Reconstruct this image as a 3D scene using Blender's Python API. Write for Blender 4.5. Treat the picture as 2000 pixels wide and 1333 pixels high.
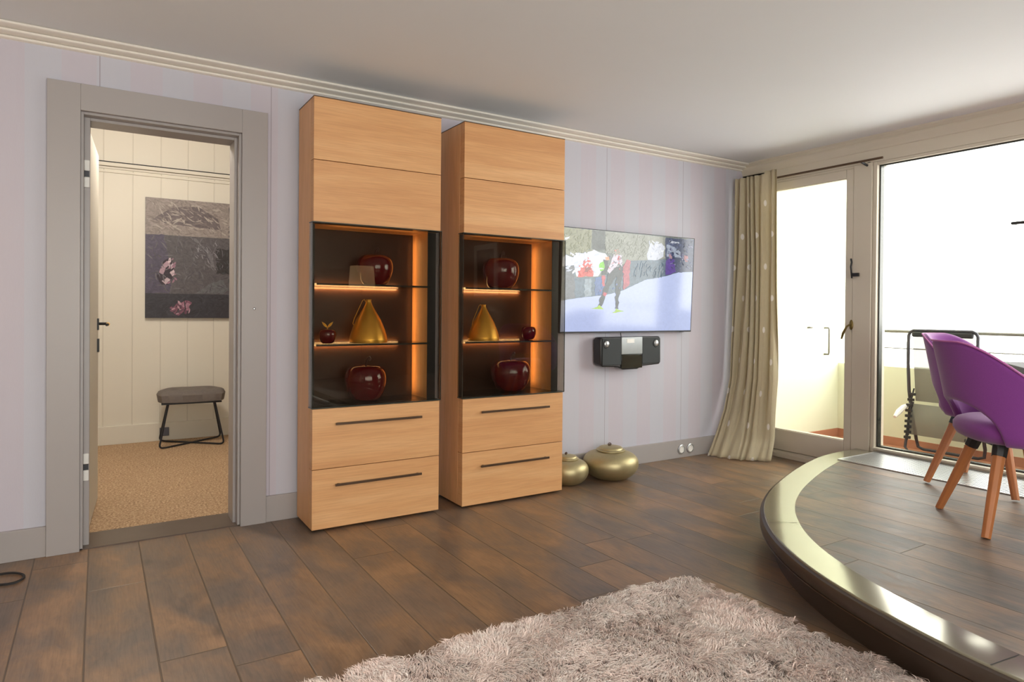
import bpy, bmesh, math, random
import numpy as np
from mathutils import Vector, Matrix
for _o in list(bpy.data.objects): bpy.data.objects.remove(_o)
random.seed(4); RNG = np.random.default_rng(7)
PI = math.pi; R = math.radians
scn = bpy.context.scene; COL = scn.collection

# ------------------------------------------------------------- camera
def make_camera():
    y, p, r = R(57.9066), R(-0.46), R(0.4748)
    F = Vector((math.cos(p)*math.cos(y), math.cos(p)*math.sin(y), math.sin(p)))
    Rt = Vector((math.sin(y), -math.cos(y), 0)); U = Rt.cross(F)
    R2 = Rt*math.cos(r)+U*math.sin(r); U2 = -Rt*math.sin(r)+U*math.cos(r)
    cd = bpy.data.cameras.new('camera'); co = bpy.data.objects.new('camera', cd); COL.objects.link(co)
    M = Matrix(((R2.x, U2.x, -F.x), (R2.y, U2.y, -F.y), (R2.z, U2.z, -F.z))).to_4x4()
    M.translation = Vector((-4.4773, -3.5865, 1.11)); co.matrix_world = M
    cd.sensor_width = 36; cd.lens = 1286.23/2000*36; cd.shift_y = -47.72/2000
    cd.clip_start = 0.02
    scn.camera = co
make_camera()
# ------------------------------------------------------------- world, sun, exposure
vs = scn.view_settings
vs.view_transform = 'Standard'; vs.look = 'None'; vs.gamma = 1; vs.use_curve_mapping = False
vs.exposure = 0.10
W = bpy.data.worlds.new('overcast'); scn.world = W; W.use_nodes = True
W.node_tree.nodes['Background'].inputs[0].default_value = (1.0, 0.98, 0.93, 1)
W.node_tree.nodes['Background'].inputs[1].default_value = 8.0
def add_light(name, kind, loc, energy, color=(1, 1, 1), rot=(0, 0, 0), **kw):
    d = bpy.data.lights.new(name, kind); d.energy = energy; d.color = color
    for k, v in kw.items(): setattr(d, k, v)
    o = bpy.data.objects.new(name, d); COL.objects.link(o); o.location = loc; o.rotation_euler = rot
    return o
sun = add_light('sun', 'SUN', (2, -4, 5), 3.2, (1, .95, .84), angle=R(3))
sun.rotation_euler = Vector((0.10, 0.72, -0.68)).to_track_quat('-Z', 'Y').to_euler()
def portal(name, x, y0, y1, z0, z1):
    o = add_light(name, 'AREA', (x, (y0+y1)/2, (z0+z1)/2), 1, rot=(0, R(90), 0), shape='RECTANGLE', size=abs(z1-z0), size_y=abs(y1-y0))
    o.data.cycles.is_portal = True
portal('sky_portal', .16, -.25, -.93, .2, 2.1)
portal('sky_portal', .16, -1.08, -3.15, .2, 2.15)
o = add_light('sky_portal', 'AREA', (-4.1, -6.12, 1.35), 1, rot=(R(90), 0, 0), shape='RECTANGLE', size=3.6, size_y=1.8)
o.data.cycles.is_portal = True

# ------------------------------------------------------------- helpers
def s2l(c):
    c = c/255.
    return c/12.92 if c <= .04045 else ((c+.055)/1.055)**2.4
def rgb(r, g, b): return (s2l(r), s2l(g), s2l(b), 1)
def new_mat(name):
    m = bpy.data.materials.new(name); m.use_nodes = True
    return m, m.node_tree, m.node_tree.nodes['Principled BSDF']
class NT:
    def __init__(s, nt): s.nt = nt
    def node(s, t, **kw):
        n = s.nt.nodes.new(t)
        for k, v in kw.items(): setattr(n, k, v)
        return n
    def put(s, sock, v):
        if isinstance(v, bpy.types.NodeSocket): s.nt.links.new(v, sock)
        else: sock.default_value = v
    def m(s, op, a, b=0., c=0.):
        n = s.node('ShaderNodeMath', operation=op); s.put(n.inputs[0], a); s.put(n.inputs[1], b); s.put(n.inputs[2], c)
        return n.outputs[0]
    def mix(s, f, a, b, mode='MIX'):
        n = s.node('ShaderNodeMix', data_type='RGBA', blend_type=mode)
        s.put(n.inputs[0], f); s.put(n.inputs[6], a); s.put(n.inputs[7], b); return n.outputs[2]
    def xyz(s, v):
        n = s.node('ShaderNodeSeparateXYZ'); s.put(n.inputs[0], v); return n.outputs
    def comb(s, x, y, z):
        n = s.node('ShaderNodeCombineXYZ'); s.put(n.inputs[0], x); s.put(n.inputs[1], y); s.put(n.inputs[2], z); return n.outputs[0]
    def noise(s, vec, scale=5., detail=4., rough=.55, dist=0.):
        n = s.node('ShaderNodeTexNoise'); s.put(n.inputs['Vector'], vec); s.put(n.inputs['Scale'], scale)
        s.put(n.inputs['Detail'], detail); s.put(n.inputs['Roughness'], rough); s.put(n.inputs['Distortion'], dist)
        return n.outputs
    def white(s, vec):
        n = s.node('ShaderNodeTexWhiteNoise', noise_dimensions='3D'); s.put(n.inputs['Vector'], vec); return n.outputs
    def maprange(s, v, a, b, c=0., d=1.):
        n = s.node('ShaderNodeMapRange'); s.put(n.inputs[0], v)
        for i, q in enumerate((a, b, c, d)): s.put(n.inputs[i+1], q)
        return n.outputs[0]
    def ramp(s, f, stops):
        n = s.node('ShaderNodeValToRGB'); s.put(n.inputs[0], f)
        e = n.color_ramp.elements
        e[0].position, e[0].color = stops[0]; e[1].position, e[1].color = stops[-1]
        for p, c in stops[1:-1]:
            q = e.new(p); q.color = c
        return n.outputs[0]
    def bump(s, h, strength=.2, dist=.002):
        n = s.node('ShaderNodeBump'); s.put(n.inputs['Height'], h); s.put(n.inputs['Strength'], strength); s.put(n.inputs['Distance'], dist)
        return n.outputs[0]
    def pos(s): return s.node('ShaderNodeNewGeometry').outputs['Position']
    def obj(s): return s.node('ShaderNodeTexCoord').outputs['Object']
    def uv(s): return s.node('ShaderNodeTexCoord').outputs['UV']
    def vscale(s, v, sc):
        n = s.node('ShaderNodeVectorMath', operation='MULTIPLY'); s.put(n.inputs[0], v); n.inputs[1].default_value = sc; return n.outputs[0]
    def vadd(s, a, b):
        n = s.node('ShaderNodeVectorMath', operation='ADD'); s.put(n.inputs[0], a); s.put(n.inputs[1], b); return n.outputs[0]

def plain(name, col, rough=.5, metal=0., var=.06, scale=30., bump=0., coat=0.):
    m, nt, b = new_mat(name); n = NT(nt)
    f = n.noise(n.obj(), scale, 3.)[0]
    lo = tuple(c*(1-var) for c in col[:3])+(1,); hi = tuple(min(1, c*(1+var)) for c in col[:3])+(1,)
    n.put(b.inputs['Base Color'], n.mix(f, lo, hi))
    b.inputs['Roughness'].default_value = rough; b.inputs['Metallic'].default_value = metal
    b.inputs['Coat Weight'].default_value = coat
    if bump: n.put(b.inputs['Normal'], n.bump(f, bump, .001))
    return m
def emissive(name, col, strength):
    m, nt, b = new_mat(name)
    b.inputs['Base Color'].default_value = (0, 0, 0, 1)
    b.inputs['Emission Color'].default_value = col; b.inputs['Emission Strength'].default_value = strength
    return m
def glass(name, tint, ior=1.45):
    m, nt, b = new_mat(name); n = NT(nt); nt.nodes.remove(b)
    out = [x for x in nt.nodes if x.type == 'OUTPUT_MATERIAL'][0]
    t = n.node('ShaderNodeBsdfTransparent'); t.inputs[0].default_value = tint
    g = n.node('ShaderNodeBsdfGlossy'); g.inputs['Roughness'].default_value = 0.0
    ge = n.node('ShaderNodeNewGeometry'); d = n.node('ShaderNodeVectorMath', operation='DOT_PRODUCT'); n.put(d.inputs[0], ge.outputs['Incoming']); n.put(d.inputs[1], ge.outputs['Normal'])
    r0 = ((ior-1)/(ior+1))**2
    f = n.m('ADD', r0, n.m('MULTIPLY', 1-r0, n.m('POWER', n.m('SUBTRACT', 1., n.m('ABSOLUTE', d.outputs['Value'])), 5.)))
    x = n.node('ShaderNodeMixShader'); n.put(x.inputs[0], f); n.put(x.inputs[1], t.outputs[0]); n.put(x.inputs[2], g.outputs[0])
    n.put(out.inputs[0], x.outputs[0]); return m

def wall_paper():
    m, nt, b = new_mat('lavender_wallpaper'); n = NT(nt)
    x, y, z = n.xyz(n.pos())
    ph = n.m('FRACT', n.m('DIVIDE', n.m('ADD', x, 4.355), .2675))
    st = n.m('LESS_THAN', ph, .5)
    c = n.mix(st, rgb(189, 189, 201), rgb(191, 184, 196))
    f = n.noise(n.vscale(n.pos(), (14, 14, 1.3)), 3., 4.)[0]
    c = n.mix(n.m('MULTIPLY', f, .35), c, rgb(198, 197, 207))
    sm = n.m('FRACT', n.m('DIVIDE', n.m('ADD', x, 4.477), .757))
    line = n.m('LESS_THAN', n.m('ABSOLUTE', n.m('SUBTRACT', sm, .5)), .4975)
    c = n.mix(n.m('SUBTRACT', 1., line), c, rgb(152, 146, 156))
    n.put(b.inputs['Base Color'], c); b.inputs['Roughness'].default_value = .55
    g = n.noise(n.vscale(n.pos(), (1, 1, .35)), 160., 3.)[0]
    n.put(b.inputs['Normal'], n.bump(g, .12, .002)); return m

def planks(name, xoff, width, length, warm, grey, rough, joint0=0.):
    m, nt, b = new_mat(name); n = NT(nt)
    P = n.pos(); x, y, z = n.xyz(P)
    u = n.m('DIVIDE', n.m('ADD', x, xoff), width)
    i = n.m('FLOOR', u); fx = n.m('FRACT', u)
    r1 = n.white(n.comb(i, 3.7, 1.3))[0]
    v = n.m('ADD', n.m('DIVIDE', n.m('ADD', y, joint0), length), n.m('MULTIPLY', r1, 5.))
    j = n.m('FLOOR', v); fy = n.m('FRACT', v)
    r2 = n.white(n.comb(i, j, 2.1)); rv = r2[0]
    off = n.comb(n.m('MULTIPLY', rv, 31.), n.m('MULTIPLY', r1, 17.), 0.)
    Q = n.vadd(P, off)
    big = n.noise(n.vscale(Q, (1., .5, 1)), 5., 4., .6, .5)[0]
    med = n.noise(n.vscale(Q, (1., .35, 1)), 22., 5., .65, 1.2)[0]
    grain = n.noise(n.vscale(Q, (60, 3.5, 1)), 2.5, 4., .6, .3)[0]
    fac = n.m('ADD', n.m('MULTIPLY', n.m('SUBTRACT', rv, .5), .42), n.maprange(big, .34, .66))
    c = n.ramp(fac, [(0., grey[0]), (.35, grey[1]), (.65, warm[0]), (1., warm[1])])
    c = n.mix(.6, c, n.ramp(med, [(.28, (.58, .58, .6, 1)), (.5, (.95, .95, .95, 1)), (.72, (1.2, 1.17, 1.13, 1))]), 'MULTIPLY')
    c = n.mix(.45, c, n.ramp(grain, [(.3, (.6, .6, .6, 1)), (.6, (1.12, 1.12, 1.12, 1))]), 'MULTIPLY')
    # knots
    vo = n.node('ShaderNodeTexVoronoi'); n.put(vo.inputs['Vector'], n.vscale(Q, (1, .55, 1))); vo.inputs['Scale'].default_value = 2.6
    kd = vo.outputs['Distance']
    kn = n.maprange(kd, .02, .085, 1., 0.)
    c = n.mix(n.m('MULTIPLY', kn, .6), c, (.05, .035, .028, 1))
    ex = n.m('MINIMUM', fx, n.m('SUBTRACT', 1., fx)); ex = n.m('MULTIPLY', ex, width)
    ey = n.m('MULTIPLY', n.m('MINIMUM', fy, n.m('SUBTRACT', 1., fy)), length)
    e = n.m('MINIMUM', ex, ey)
    gap = n.maprange(e, .0012, .0036, 1., 0.)
    c = n.mix(n.m('MULTIPLY', gap, .85), c, (.03, .02, .014, 1))
    edge = n.maprange(e, .002, .012, 1., 0.)
    c = n.mix(n.m('MULTIPLY', edge, .16), c, (.3, .19, .1, 1))
    n.put(b.inputs['Base Color'], c)
    n.put(b.inputs['Roughness'], n.maprange(med, .2, .8, rough-.08, rough+.1))
    h = n.m('ADD', n.m('MULTIPLY', gap, -1.6), n.m('ADD', n.m('MULTIPLY', grain, .25), n.m('MULTIPLY', med, .5)))
    n.put(b.inputs['Normal'], n.bump(h, .6 if 'podium' in name else .4, .002)); return m

def oak(name, axis, light=1., rough=.45):
    # axis 0: grain along X, 2: grain along Z
    m, nt, b = new_mat(name); n = NT(nt)
    P = n.obj()
    inf = n.node('ShaderNodeObjectInfo')
    Q = n.vadd(P, n.comb(n.m('MULTIPLY', inf.outputs['Random'], 9.), n.m('MULTIPLY', inf.outputs['Random'], 5.), n.m('MULTIPLY', inf.outputs['Random'], 7.)))
    if axis == 0: a1, a2, a3 = (1.6, 6, 17), (6, 20, 240), (0, 0, 1)
    else: a1, a2, a3 = (14, 10, 1.4), (200, 140, 5), (1, 0, 0)
    big = n.noise(n.vscale(Q, a1), 1., 3., .55, .4)[0]
    fine = n.noise(n.vscale(Q, a2), 1., 4., .6, .2)[0]
    # glued boards about 10-12 cm wide
    x, y, z = n.xyz(Q); t = z if axis == 0 else x
    bd = n.white(n.comb(n.m('FLOOR', n.m('DIVIDE', t, .115)), n.m('MULTIPLY', inf.outputs['Random'], 13.), 0.))[0]
    k = [tuple(q*light for q in c[:3])+(1,) for c in (rgb(196, 140, 92), rgb(212, 160, 110), rgb(224, 178, 130))]
    f = n.m('ADD', n.m('MULTIPLY', n.m('SUBTRACT', bd, .5), .45), n.maprange(big, .25, .75, .25, .75))
    c = n.ramp(f, [(0., k[0]), (.5, k[1]), (1., k[2])])
    c = n.mix(.35, c, n.ramp(fine, [(.35, (.72, .68, .62, 1)), (.6, (1.08, 1.08, 1.06, 1))]), 'MULTIPLY')
    n.put(b.inputs['Base Color'], c); b.inputs['Roughness'].default_value = rough
    n.put(b.inputs['Normal'], n.bump(fine, .1, .0006)); return m

MT = {}
MT['wallpaper'] = wall_paper()
MT['ceiling'] = plain('ceiling_paint', rgb(228, 231, 235), .8, var=.012, scale=3)
MT['cornice'] = plain('cornice_paint', rgb(232, 226, 218), .5, var=.01, scale=3)
MT['room_paint'] = plain('room_paint', rgb(226, 220, 214), .7, var=.01, scale=3)
MT['grey_trim'] = plain('grey_trim_paint', rgb(163, 157, 156), .38, var=.02, scale=4)
MT['frame'] = plain('window_frame_paint', rgb(205, 196, 180), .4, var=.015, scale=5)
MT['floor'] = planks('dark_oak_planks', 4.515, .2, 1.85, (rgb(136, 108, 84), rgb(154, 120, 90)), (rgb(108, 94, 84), rgb(122, 102, 86)), .36, 1.27)
MT['podium'] = planks('podium_oak_planks', 1.02, .2, 2.1, (rgb(128, 106, 90), rgb(146, 118, 98)), (rgb(96, 88, 84), rgb(112, 98, 90)), .5, .3)
MT['oak_h'] = oak('oak_horizontal', 0)
MT['oak_v'] = oak('oak_vertical', 2, 1.06)
MT['dark_wood'] = plain('dark_back_panel', rgb(62, 42, 31), .35, var=.25, scale=6)
MT['glass_smoke'] = glass('smoked_glass', (.79, .77, .73, 1), 1.48)
MT['glass_edge'] = plain('glass_edge', rgb(52, 56, 52), .25)
MT['bay_glass'] = plain('black_glass', rgb(26, 26, 24), .12)
MT['pane'] = glass('window_glass', (.97, .98, .97, 1), 1.3)
MT['shelf_glass'] = glass('shelf_glass', (.72, .74, .68, 1), 1.5)
MT['led'] = emissive('led_strip', (1, .62, .32, 1), 5)
MT['bronze'] = plain('bronze_handle', rgb(92, 72, 56), .4, .6)
MT['black'] = plain('black_plastic', rgb(28, 28, 30), .4)
MT['speaker'] = plain('speaker_cloth', rgb(52, 56, 58), .75, var=.2, scale=400)
MT['silver'] = plain('brushed_silver', rgb(190, 192, 194), .3, .8)
MT['screen_silver'] = plain('display_silver', rgb(150, 154, 156), .2, .3)
MT['chrome'] = plain('chrome', rgb(200, 200, 200), .18, 1.)
MT['burgundy'] = plain('burgundy_glaze', rgb(98, 18, 26), .08, 0, .12, 8, coat=.6)
MT['burgundy_d'] = plain('dark_stem', rgb(60, 30, 26), .3)
MT['gold'] = plain('gold_leaf', rgb(255, 186, 78), .36, .75, .18, 26, bump=.25)
MT['brass'] = plain('hammered_brass', rgb(186, 173, 134), .46, .85, .1, 40, bump=.3)
MT['white'] = plain('white_plastic', rgb(228, 226, 222), .35)
MT['threshold'] = plain('threshold_wood', rgb(92, 76, 66), .3, var=.2, scale=9)
MT['purple'] = plain('purple_wool', rgb(124, 54, 136), .9, var=.12, scale=300, bump=.3)
MT['purple'].node_tree.nodes['Principled BSDF'].inputs['Sheen Weight'].default_value = .35
MT['leg_wood'] = plain('beech_leg', rgb(178, 112, 66), .4, var=.12, scale=18)
MT['stone'] = plain('polished_slate', rgb(150, 146, 128), .14, .5, .05, 3)
MT['riser'] = plain('dark_riser', rgb(66, 54, 46), .35, var=.25, scale=5)
MT['steel'] = plain('slat_steel', rgb(214, 216, 218), .3, .85)
MT['dark'] = plain('dark_void', rgb(30, 30, 32), .8)
MT['curtain_lining'] = plain('lining', rgb(205, 195, 175), .9)
MT['yellow_render'] = plain('balcony_render', rgb(222, 226, 204), .9, var=.02, scale=20)
MT['terracotta'] = plain('terracotta_tile', rgb(176, 122, 96), .6, var=.08, scale=6)
MT['rail'] = plain('rail_metal', rgb(112, 110, 104), .45, .3)
MT['deck_frame'] = plain('deck_chair_frame', rgb(66, 66, 74), .35, .5)
MT['deck_cord'] = plain('deck_chair_cord', rgb(40, 42, 46), .8)
MT['cream_wall'] = plain('cream', rgb(220, 214, 198), .7, var=.02, scale=4)
MT['slate_top'] = plain('dark_table_top', rgb(16, 18, 24), .75)
MT['stool'] = plain('grey_velvet', rgb(112, 104, 98), .8, var=.15, scale=60)
MT['stool_metal'] = plain('stool_metal', rgb(54, 54, 58), .4, .6)
MT['shade'] = emissive('lamp_shade_glow', (1, .62, .3, 1), 1.6)
MT['cable'] = plain('black_cable', rgb(34, 32, 32), .5)

def mesh_fabric():
    m, nt, b = new_mat('deck_mesh'); n = NT(nt)
    out = [x for x in nt.nodes if x.type == 'OUTPUT_MATERIAL'][0]
    b.inputs['Base Color'].default_value = rgb(112, 112, 106); b.inputs['Roughness'].default_value = .8
    t = n.node('ShaderNodeBsdfTransparent'); x = n.node('ShaderNodeMixShader')
    f = n.noise(n.obj(), 300., 1.)[0]
    n.put(x.inputs[0], n.m('ADD', .80, n.m('MULTIPLY', f, .16))); n.put(x.inputs[1], t.outputs[0]); n.put(x.inputs[2], b.outputs[0])
    n.put(out.inputs[0], x.outputs[0]); return m
MT['deck_mesh'] = mesh_fabric()

def carpet():
    m, nt, b = new_mat('beige_carpet'); n = NT(nt)
    f = n.noise(n.pos(), 90., 3., .7)[0]; g = n.noise(n.pos(), 4., 2.)[0]
    c = n.ramp(f, [(.32, rgb(128, 96, 68)), (.5, rgb(184, 152, 118)), (.68, rgb(222, 196, 160))])
    c = n.mix(.2, c, n.ramp(g, [(.3, (.8, .8, .8, 1)), (.7, (1.1, 1.1, 1.1, 1))]), 'MULTIPLY')
    n.put(b.inputs['Base Color'], c); b.inputs['Roughness'].default_value = .95
    n.put(b.inputs['Normal'], n.bump(f, .8, .006)); return m
MT['carpet'] = carpet()

def cream_panels():
    m, nt, b = new_mat('cream_panelling'); n = NT(nt)
    x, y, z = n.xyz(n.pos())
    fr = n.m('FRACT', n.m('DIVIDE', n.m('ADD', x, 4.45), .205))
    e = n.m('MULTIPLY', n.m('MINIMUM', fr, n.m('SUBTRACT', 1., fr)), .205)
    g = n.maprange(e, .0015, .005, 1., 0.)
    c = n.mix(n.m('MULTIPLY', g, .35), rgb(222, 216, 200), rgb(176, 168, 150))
    n.put(b.inputs['Base Color'], c); b.inputs['Roughness'].default_value = .6
    n.put(b.inputs['Normal'], n.bump(n.m('MULTIPLY', g, -1.), .5, .003)); return m
MT['cream_panel'] = cream_panels()

def curtain_mat():
    m, nt, b = new_mat('dotted_linen'); n = NT(nt)
    u, v, w = n.xyz(n.uv())
    c = n.mix(n.noise(n.comb(n.m('MULTIPLY', u, 60.), n.m('MULTIPLY', v, 9.), 0.), 3., 3.)[0], rgb(196, 184, 154), rgb(216, 205, 178))
    def cells(pu, pv, ou, ov):
        a = n.m('SUBTRACT', n.m('FRACT', n.m('DIVIDE', n.m('ADD', u, ou), pu)), .5); a = n.m('MULTIPLY', a, pu)
        d = n.m('SUBTRACT', n.m('FRACT', n.m('DIVIDE', n.m('ADD', v, ov), pv)), .5); d = n.m('MULTIPLY', d, pv)
        return n.m('SQRT', n.m('ADD', n.m('MULTIPLY', a, a), n.m('MULTIPLY', d, d)))
    d1 = cells(.38, .49, .0, .0); d2 = cells(.38, .49, .19, .245)
    d = n.m('MINIMUM', d1, d2)
    dot = n.maprange(d, .022, .026, 1., 0.)
    d3 = cells(.38, .49, .13, .13); d4 = cells(.38, .49, -.08, .33); r = n.m('MINIMUM', d3, d4)
    ring = n.m('MAXIMUM', n.maprange(n.m('ABSOLUTE', n.m('SUBTRACT', r, .075)), .001, .003, 1., 0.), n.maprange(n.m('ABSOLUTE', n.m('SUBTRACT', r, .05)), .001, .003, 1., 0.))
    c = n.mix(n.m('MULTIPLY', ring, .35), c, rgb(205, 192, 165))
    c = n.mix(n.m('MULTIPLY', dot, .8), c, rgb(250, 246, 244))
    n.put(b.inputs['Base Color'], c); b.inputs['Roughness'].default_value = .75
    out = [x for x in nt.nodes if x.type == 'OUTPUT_MATERIAL'][0]
    t = n.node('ShaderNodeBsdfTranslucent'); n.put(t.inputs[0], c); x = n.node('ShaderNodeMixShader'); x.inputs[0].default_value = .28
    n.put(x.inputs[1], b.outputs[0]); n.put(x.inputs[2], t.outputs[0]); n.put(out.inputs[0], x.outputs[0])
    return m
MT['curtain'] = curtain_mat()

def rug_mat():
    m, nt, b = new_mat('rug_pile'); n = NT(nt)
    a = n.node('ShaderNodeVertexColor'); a.layer_name = 'tone'
    n.put(b.inputs['Base Color'], a.outputs[0]); b.inputs['Roughness'].default_value = .8
    b.inputs['Sheen Weight'].default_value = .3
    out = [x for x in nt.nodes if x.type == 'OUTPUT_MATERIAL'][0]
    t = n.node('ShaderNodeBsdfTranslucent'); n.put(t.inputs[0], a.outputs[0]); x = n.node('ShaderNodeMixShader'); x.inputs[0].default_value = .0
    n.put(x.inputs[1], b.outputs[0]); n.put(x.inputs[2], t.outputs[0]); n.put(out.inputs[0], x.outputs[0])
    return m
MT['rug'] = rug_mat()
def paint_mat(name, col, em=0., nz=.5, scale=9.):
    m, nt, b = new_mat(name); n = NT(nt)
    f = n.noise(n.vscale(n.pos(), (1, 1, 1.3)), scale, 6., .7, 1.5)[0]
    lo = tuple(c*(1-nz) for c in col[:3])+(1,); hi = tuple(min(1, c*(1+nz)) for c in col[:3])+(1,)
    c = n.mix(n.maprange(f, .3, .7), lo, hi)
    if em:
        b.inputs['Base Color'].default_value = (.01, .01, .01, 1); n.put(b.inputs['Emission Color'], c); b.inputs['Emission Strength'].default_value = em
        b.inputs['Roughness'].default_value = .12
    else:
        n.put(b.inputs['Base Color'], c); b.inputs['Roughness'].default_value = .55
    return m

# mesh helpers
def box(bm, x0, x1, y0, y1, z0, z1, mi=0):
    x0, x1 = sorted((x0, x1)); y0, y1 = sorted((y0, y1)); z0, z1 = sorted((z0, z1))
    v = [bm.verts.new(p) for p in ((x0, y0, z0), (x1, y0, z0), (x1, y1, z0), (x0, y1, z0), (x0, y0, z1), (x1, y0, z1), (x1, y1, z1), (x0, y1, z1))]
    for f in ((0, 3, 2, 1), (4, 5, 6, 7), (0, 1, 5, 4), (1, 2, 6, 5), (2, 3, 7, 6), (3, 0, 4, 7)):
        bm.faces.new([v[i] for i in f]).material_index = mi
    return v
def tube(bm, pts, r, seg=8, closed=False, rads=None, cap=True, mi=0):
    pts = [Vector(p) for p in pts]; n = len(pts); rings = []
    T = []
    for i in range(n):
        a = pts[(i-1) % n] if (closed or i > 0) else pts[0]; b = pts[(i+1) % n] if (closed or i < n-1) else pts[-1]
        T.append((b-a).normalized())
    up = Vector((0, 0, 1)) if abs(T[0].z) < .9 else Vector((1, 0, 0))
    N = (up-T[0]*up.dot(T[0])).normalized()
    for i in range(n):
        N = (N-T[i]*N.dot(T[i])).normalized(); B = T[i].cross(N)
        rr = rads[i] if rads else r
        rings.append([bm.verts.new(pts[i]+(N*math.cos(2*PI*k/seg)+B*math.sin(2*PI*k/seg))*rr) for k in range(seg)])
    for i in range(n if closed else n-1):
        a, b = rings[i], rings[(i+1) % n]
        for k in range(seg):
            f = bm.faces.new((a[k], a[(k+1) % seg], b[(k+1) % seg], b[k])); f.smooth = True; f.material_index = mi
    if cap and not closed:
        bm.faces.new(list(reversed(rings[0]))).material_index = mi; bm.faces.new(rings[-1]).material_index = mi
def lathe(bm, prof, seg=32, c=(0, 0, 0), lobes=0, amp=0., smooth=True, mi=0):
    rings = []
    for r, z in prof:
        if r < 1e-5: rings.append([bm.verts.new((c[0], c[1], c[2]+z))]); continue
        rings.append([bm.verts.new((c[0]+r*(1+amp*math.cos(lobes*a))*math.cos(a), c[1]+r*(1+amp*math.cos(lobes*a))*math.sin(a), c[2]+z)) for a in [2*PI*k/seg for k in range(seg)]])
    for a, b in zip(rings, rings[1:]):
        for k in range(seg):
            if len(a) == 1 and len(b) == 1: continue
            if len(a) == 1: f = bm.faces.new((a[0], b[(k+1) % seg], b[k]))
            elif len(b) == 1: f = bm.faces.new((a[k], a[(k+1) % seg], b[0]))
            else: f = bm.faces.new((a[k], a[(k+1) % seg], b[(k+1) % seg], b[k]))
            f.smooth = smooth; f.material_index = mi
def loft(bm, rings, closed_ring=False, smooth=True, mi=0):
    vs_ = [[bm.verts.new(p) for p in r] for r in rings]
    for a, b in zip(vs_, vs_[1:]):
        m_ = len(a)
        for k in range(m_ if closed_ring else m_-1):
            f = bm.faces.new((a[k], a[(k+1) % m_], b[(k+1) % m_], b[k])); f.smooth = smooth; f.material_index = mi
    return vs_
def prism(bm, poly, z0, z1, mi=0, side_mi=None):
    a = [bm.verts.new((x, y, z0)) for x, y in poly]; b = [bm.verts.new((x, y, z1)) for x, y in poly]
    bm.faces.new(list(reversed(a))).material_index = mi; bm.faces.new(b).material_index = mi
    for k in range(len(poly)):
        bm.faces.new((a[k], a[(k+1) % len(poly)], b[(k+1) % len(poly)], b[k])).material_index = mi if side_mi is None else side_mi
def B(): return bmesh.new()
def obj(name, bm, mats, parent=None, bevel=0., seg=2, fixn=True):
    if fixn: bmesh.ops.recalc_face_normals(bm, faces=bm.faces[:])
    me = bpy.data.meshes.new(name); bm.to_mesh(me); bm.free()
    me.set_sharp_from_angle(angle=R(38))
    for m in (mats if isinstance(mats, (list, tuple)) else [mats]): me.materials.append(MT[m] if isinstance(m, str) else m)
    o = bpy.data.objects.new(name, me); COL.objects.link(o)
    if parent: o.parent = parent
    if bevel:
        md = o.modifiers.new('bevel', 'BEVEL'); md.width = bevel; md.segments = seg; md.limit_method = 'ANGLE'; md.angle_limit = R(40)
        md.harden_normals = False
    return o
def tag(o, label=None, cat=None, group=None, kind=None):
    for k, v in (('label', label), ('category', cat), ('group', group), ('kind', kind)):
        if v: o[k] = v
    return o
def thing(name, label, cat, loc=(0, 0, 0), rz=0., group=None):
    o = bpy.data.objects.new(name, None); COL.objects.link(o); o.location = loc; o.rotation_euler = (0, 0, rz)
    o.empty_display_size = .1
    return tag(o, label, cat, group)
def struct(name, bm, mats, label=None, cat=None, parent=None, **kw):
    o = obj(name, bm, mats, parent, **kw)
    if parent is None: tag(o, label, cat, kind='structure')
    return o
def copy_tree(o, parent=None):
    c = o.copy(); COL.objects.link(c); c.parent = parent
    for ch in list(o.children): copy_tree(ch, c)
    return c

# ============================================================= SETTING
CZ = 2.325                       # ceiling height
XL, YB = -6.4, -6.0              # far ends of the room
WT = .24                         # wall A thickness
# --- wall A (y = 0 .. WT), with the doorway x -4.55..-3.864, z < 2.004
bm = B()
box(bm, XL, -4.55, 0, WT, 0, 2.7); box(bm, -3.864, 0.22, 0, WT, 0, 2.7); box(bm, -4.55, -3.864, 0, WT, 2.004, 2.7)
struct('wall_back', bm, 'wallpaper', 'pale lavender striped wall behind the oak cabinets', 'wall')
# --- floors
bm = B(); box(bm, XL, .0, YB, 0, -.12, 0); struct('floor', bm, 'floor', 'dark weathered oak plank floor', 'floor')
bm = B(); box(bm, XL-.2, .22, YB-.2, 0, CZ, CZ+.2); struct('ceiling', bm, 'ceiling', 'smooth off-white ceiling of the living room', 'ceiling')
bm = B(); box(bm, XL-.2, XL, YB-.2, .24, -.12, 2.7); struct('wall_left', bm, 'room_paint', 'plain wall left of the camera', 'wall')
# rear wall with a wide unseen window, added for fill light
bm = B(); wx0, wx1, wz0, wz1 = -5.9, -2.3, .45, 2.25
box(bm, XL, wx0, YB-.2, YB, -.12, CZ); box(bm, wx1, .22, YB-.2, YB, -.12, CZ); box(bm, wx0, wx1, YB-.2, YB, -.12, wz0); box(bm, wx0, wx1, YB-.2, YB, wz1, CZ)
MT['rear_paint'] = plain('rear_wall_paint', rgb(104, 92, 84), .8, var=.01, scale=3)
struct('wall_rear', bm, 'rear_paint', 'rear wall behind the camera with a wide window added for fill light', 'wall')
# --- window wall B: x 0..0.14
bm = B()
box(bm, 0, .14, -.0, -.20, 0, 2.30)           # strip beside curtain
box(bm, 0, .14, 0, YB, 2.15, CZ)              # head
struct('wall_right', bm, 'frame', 'painted timber surround of the glazed window wall', 'wall')
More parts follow.
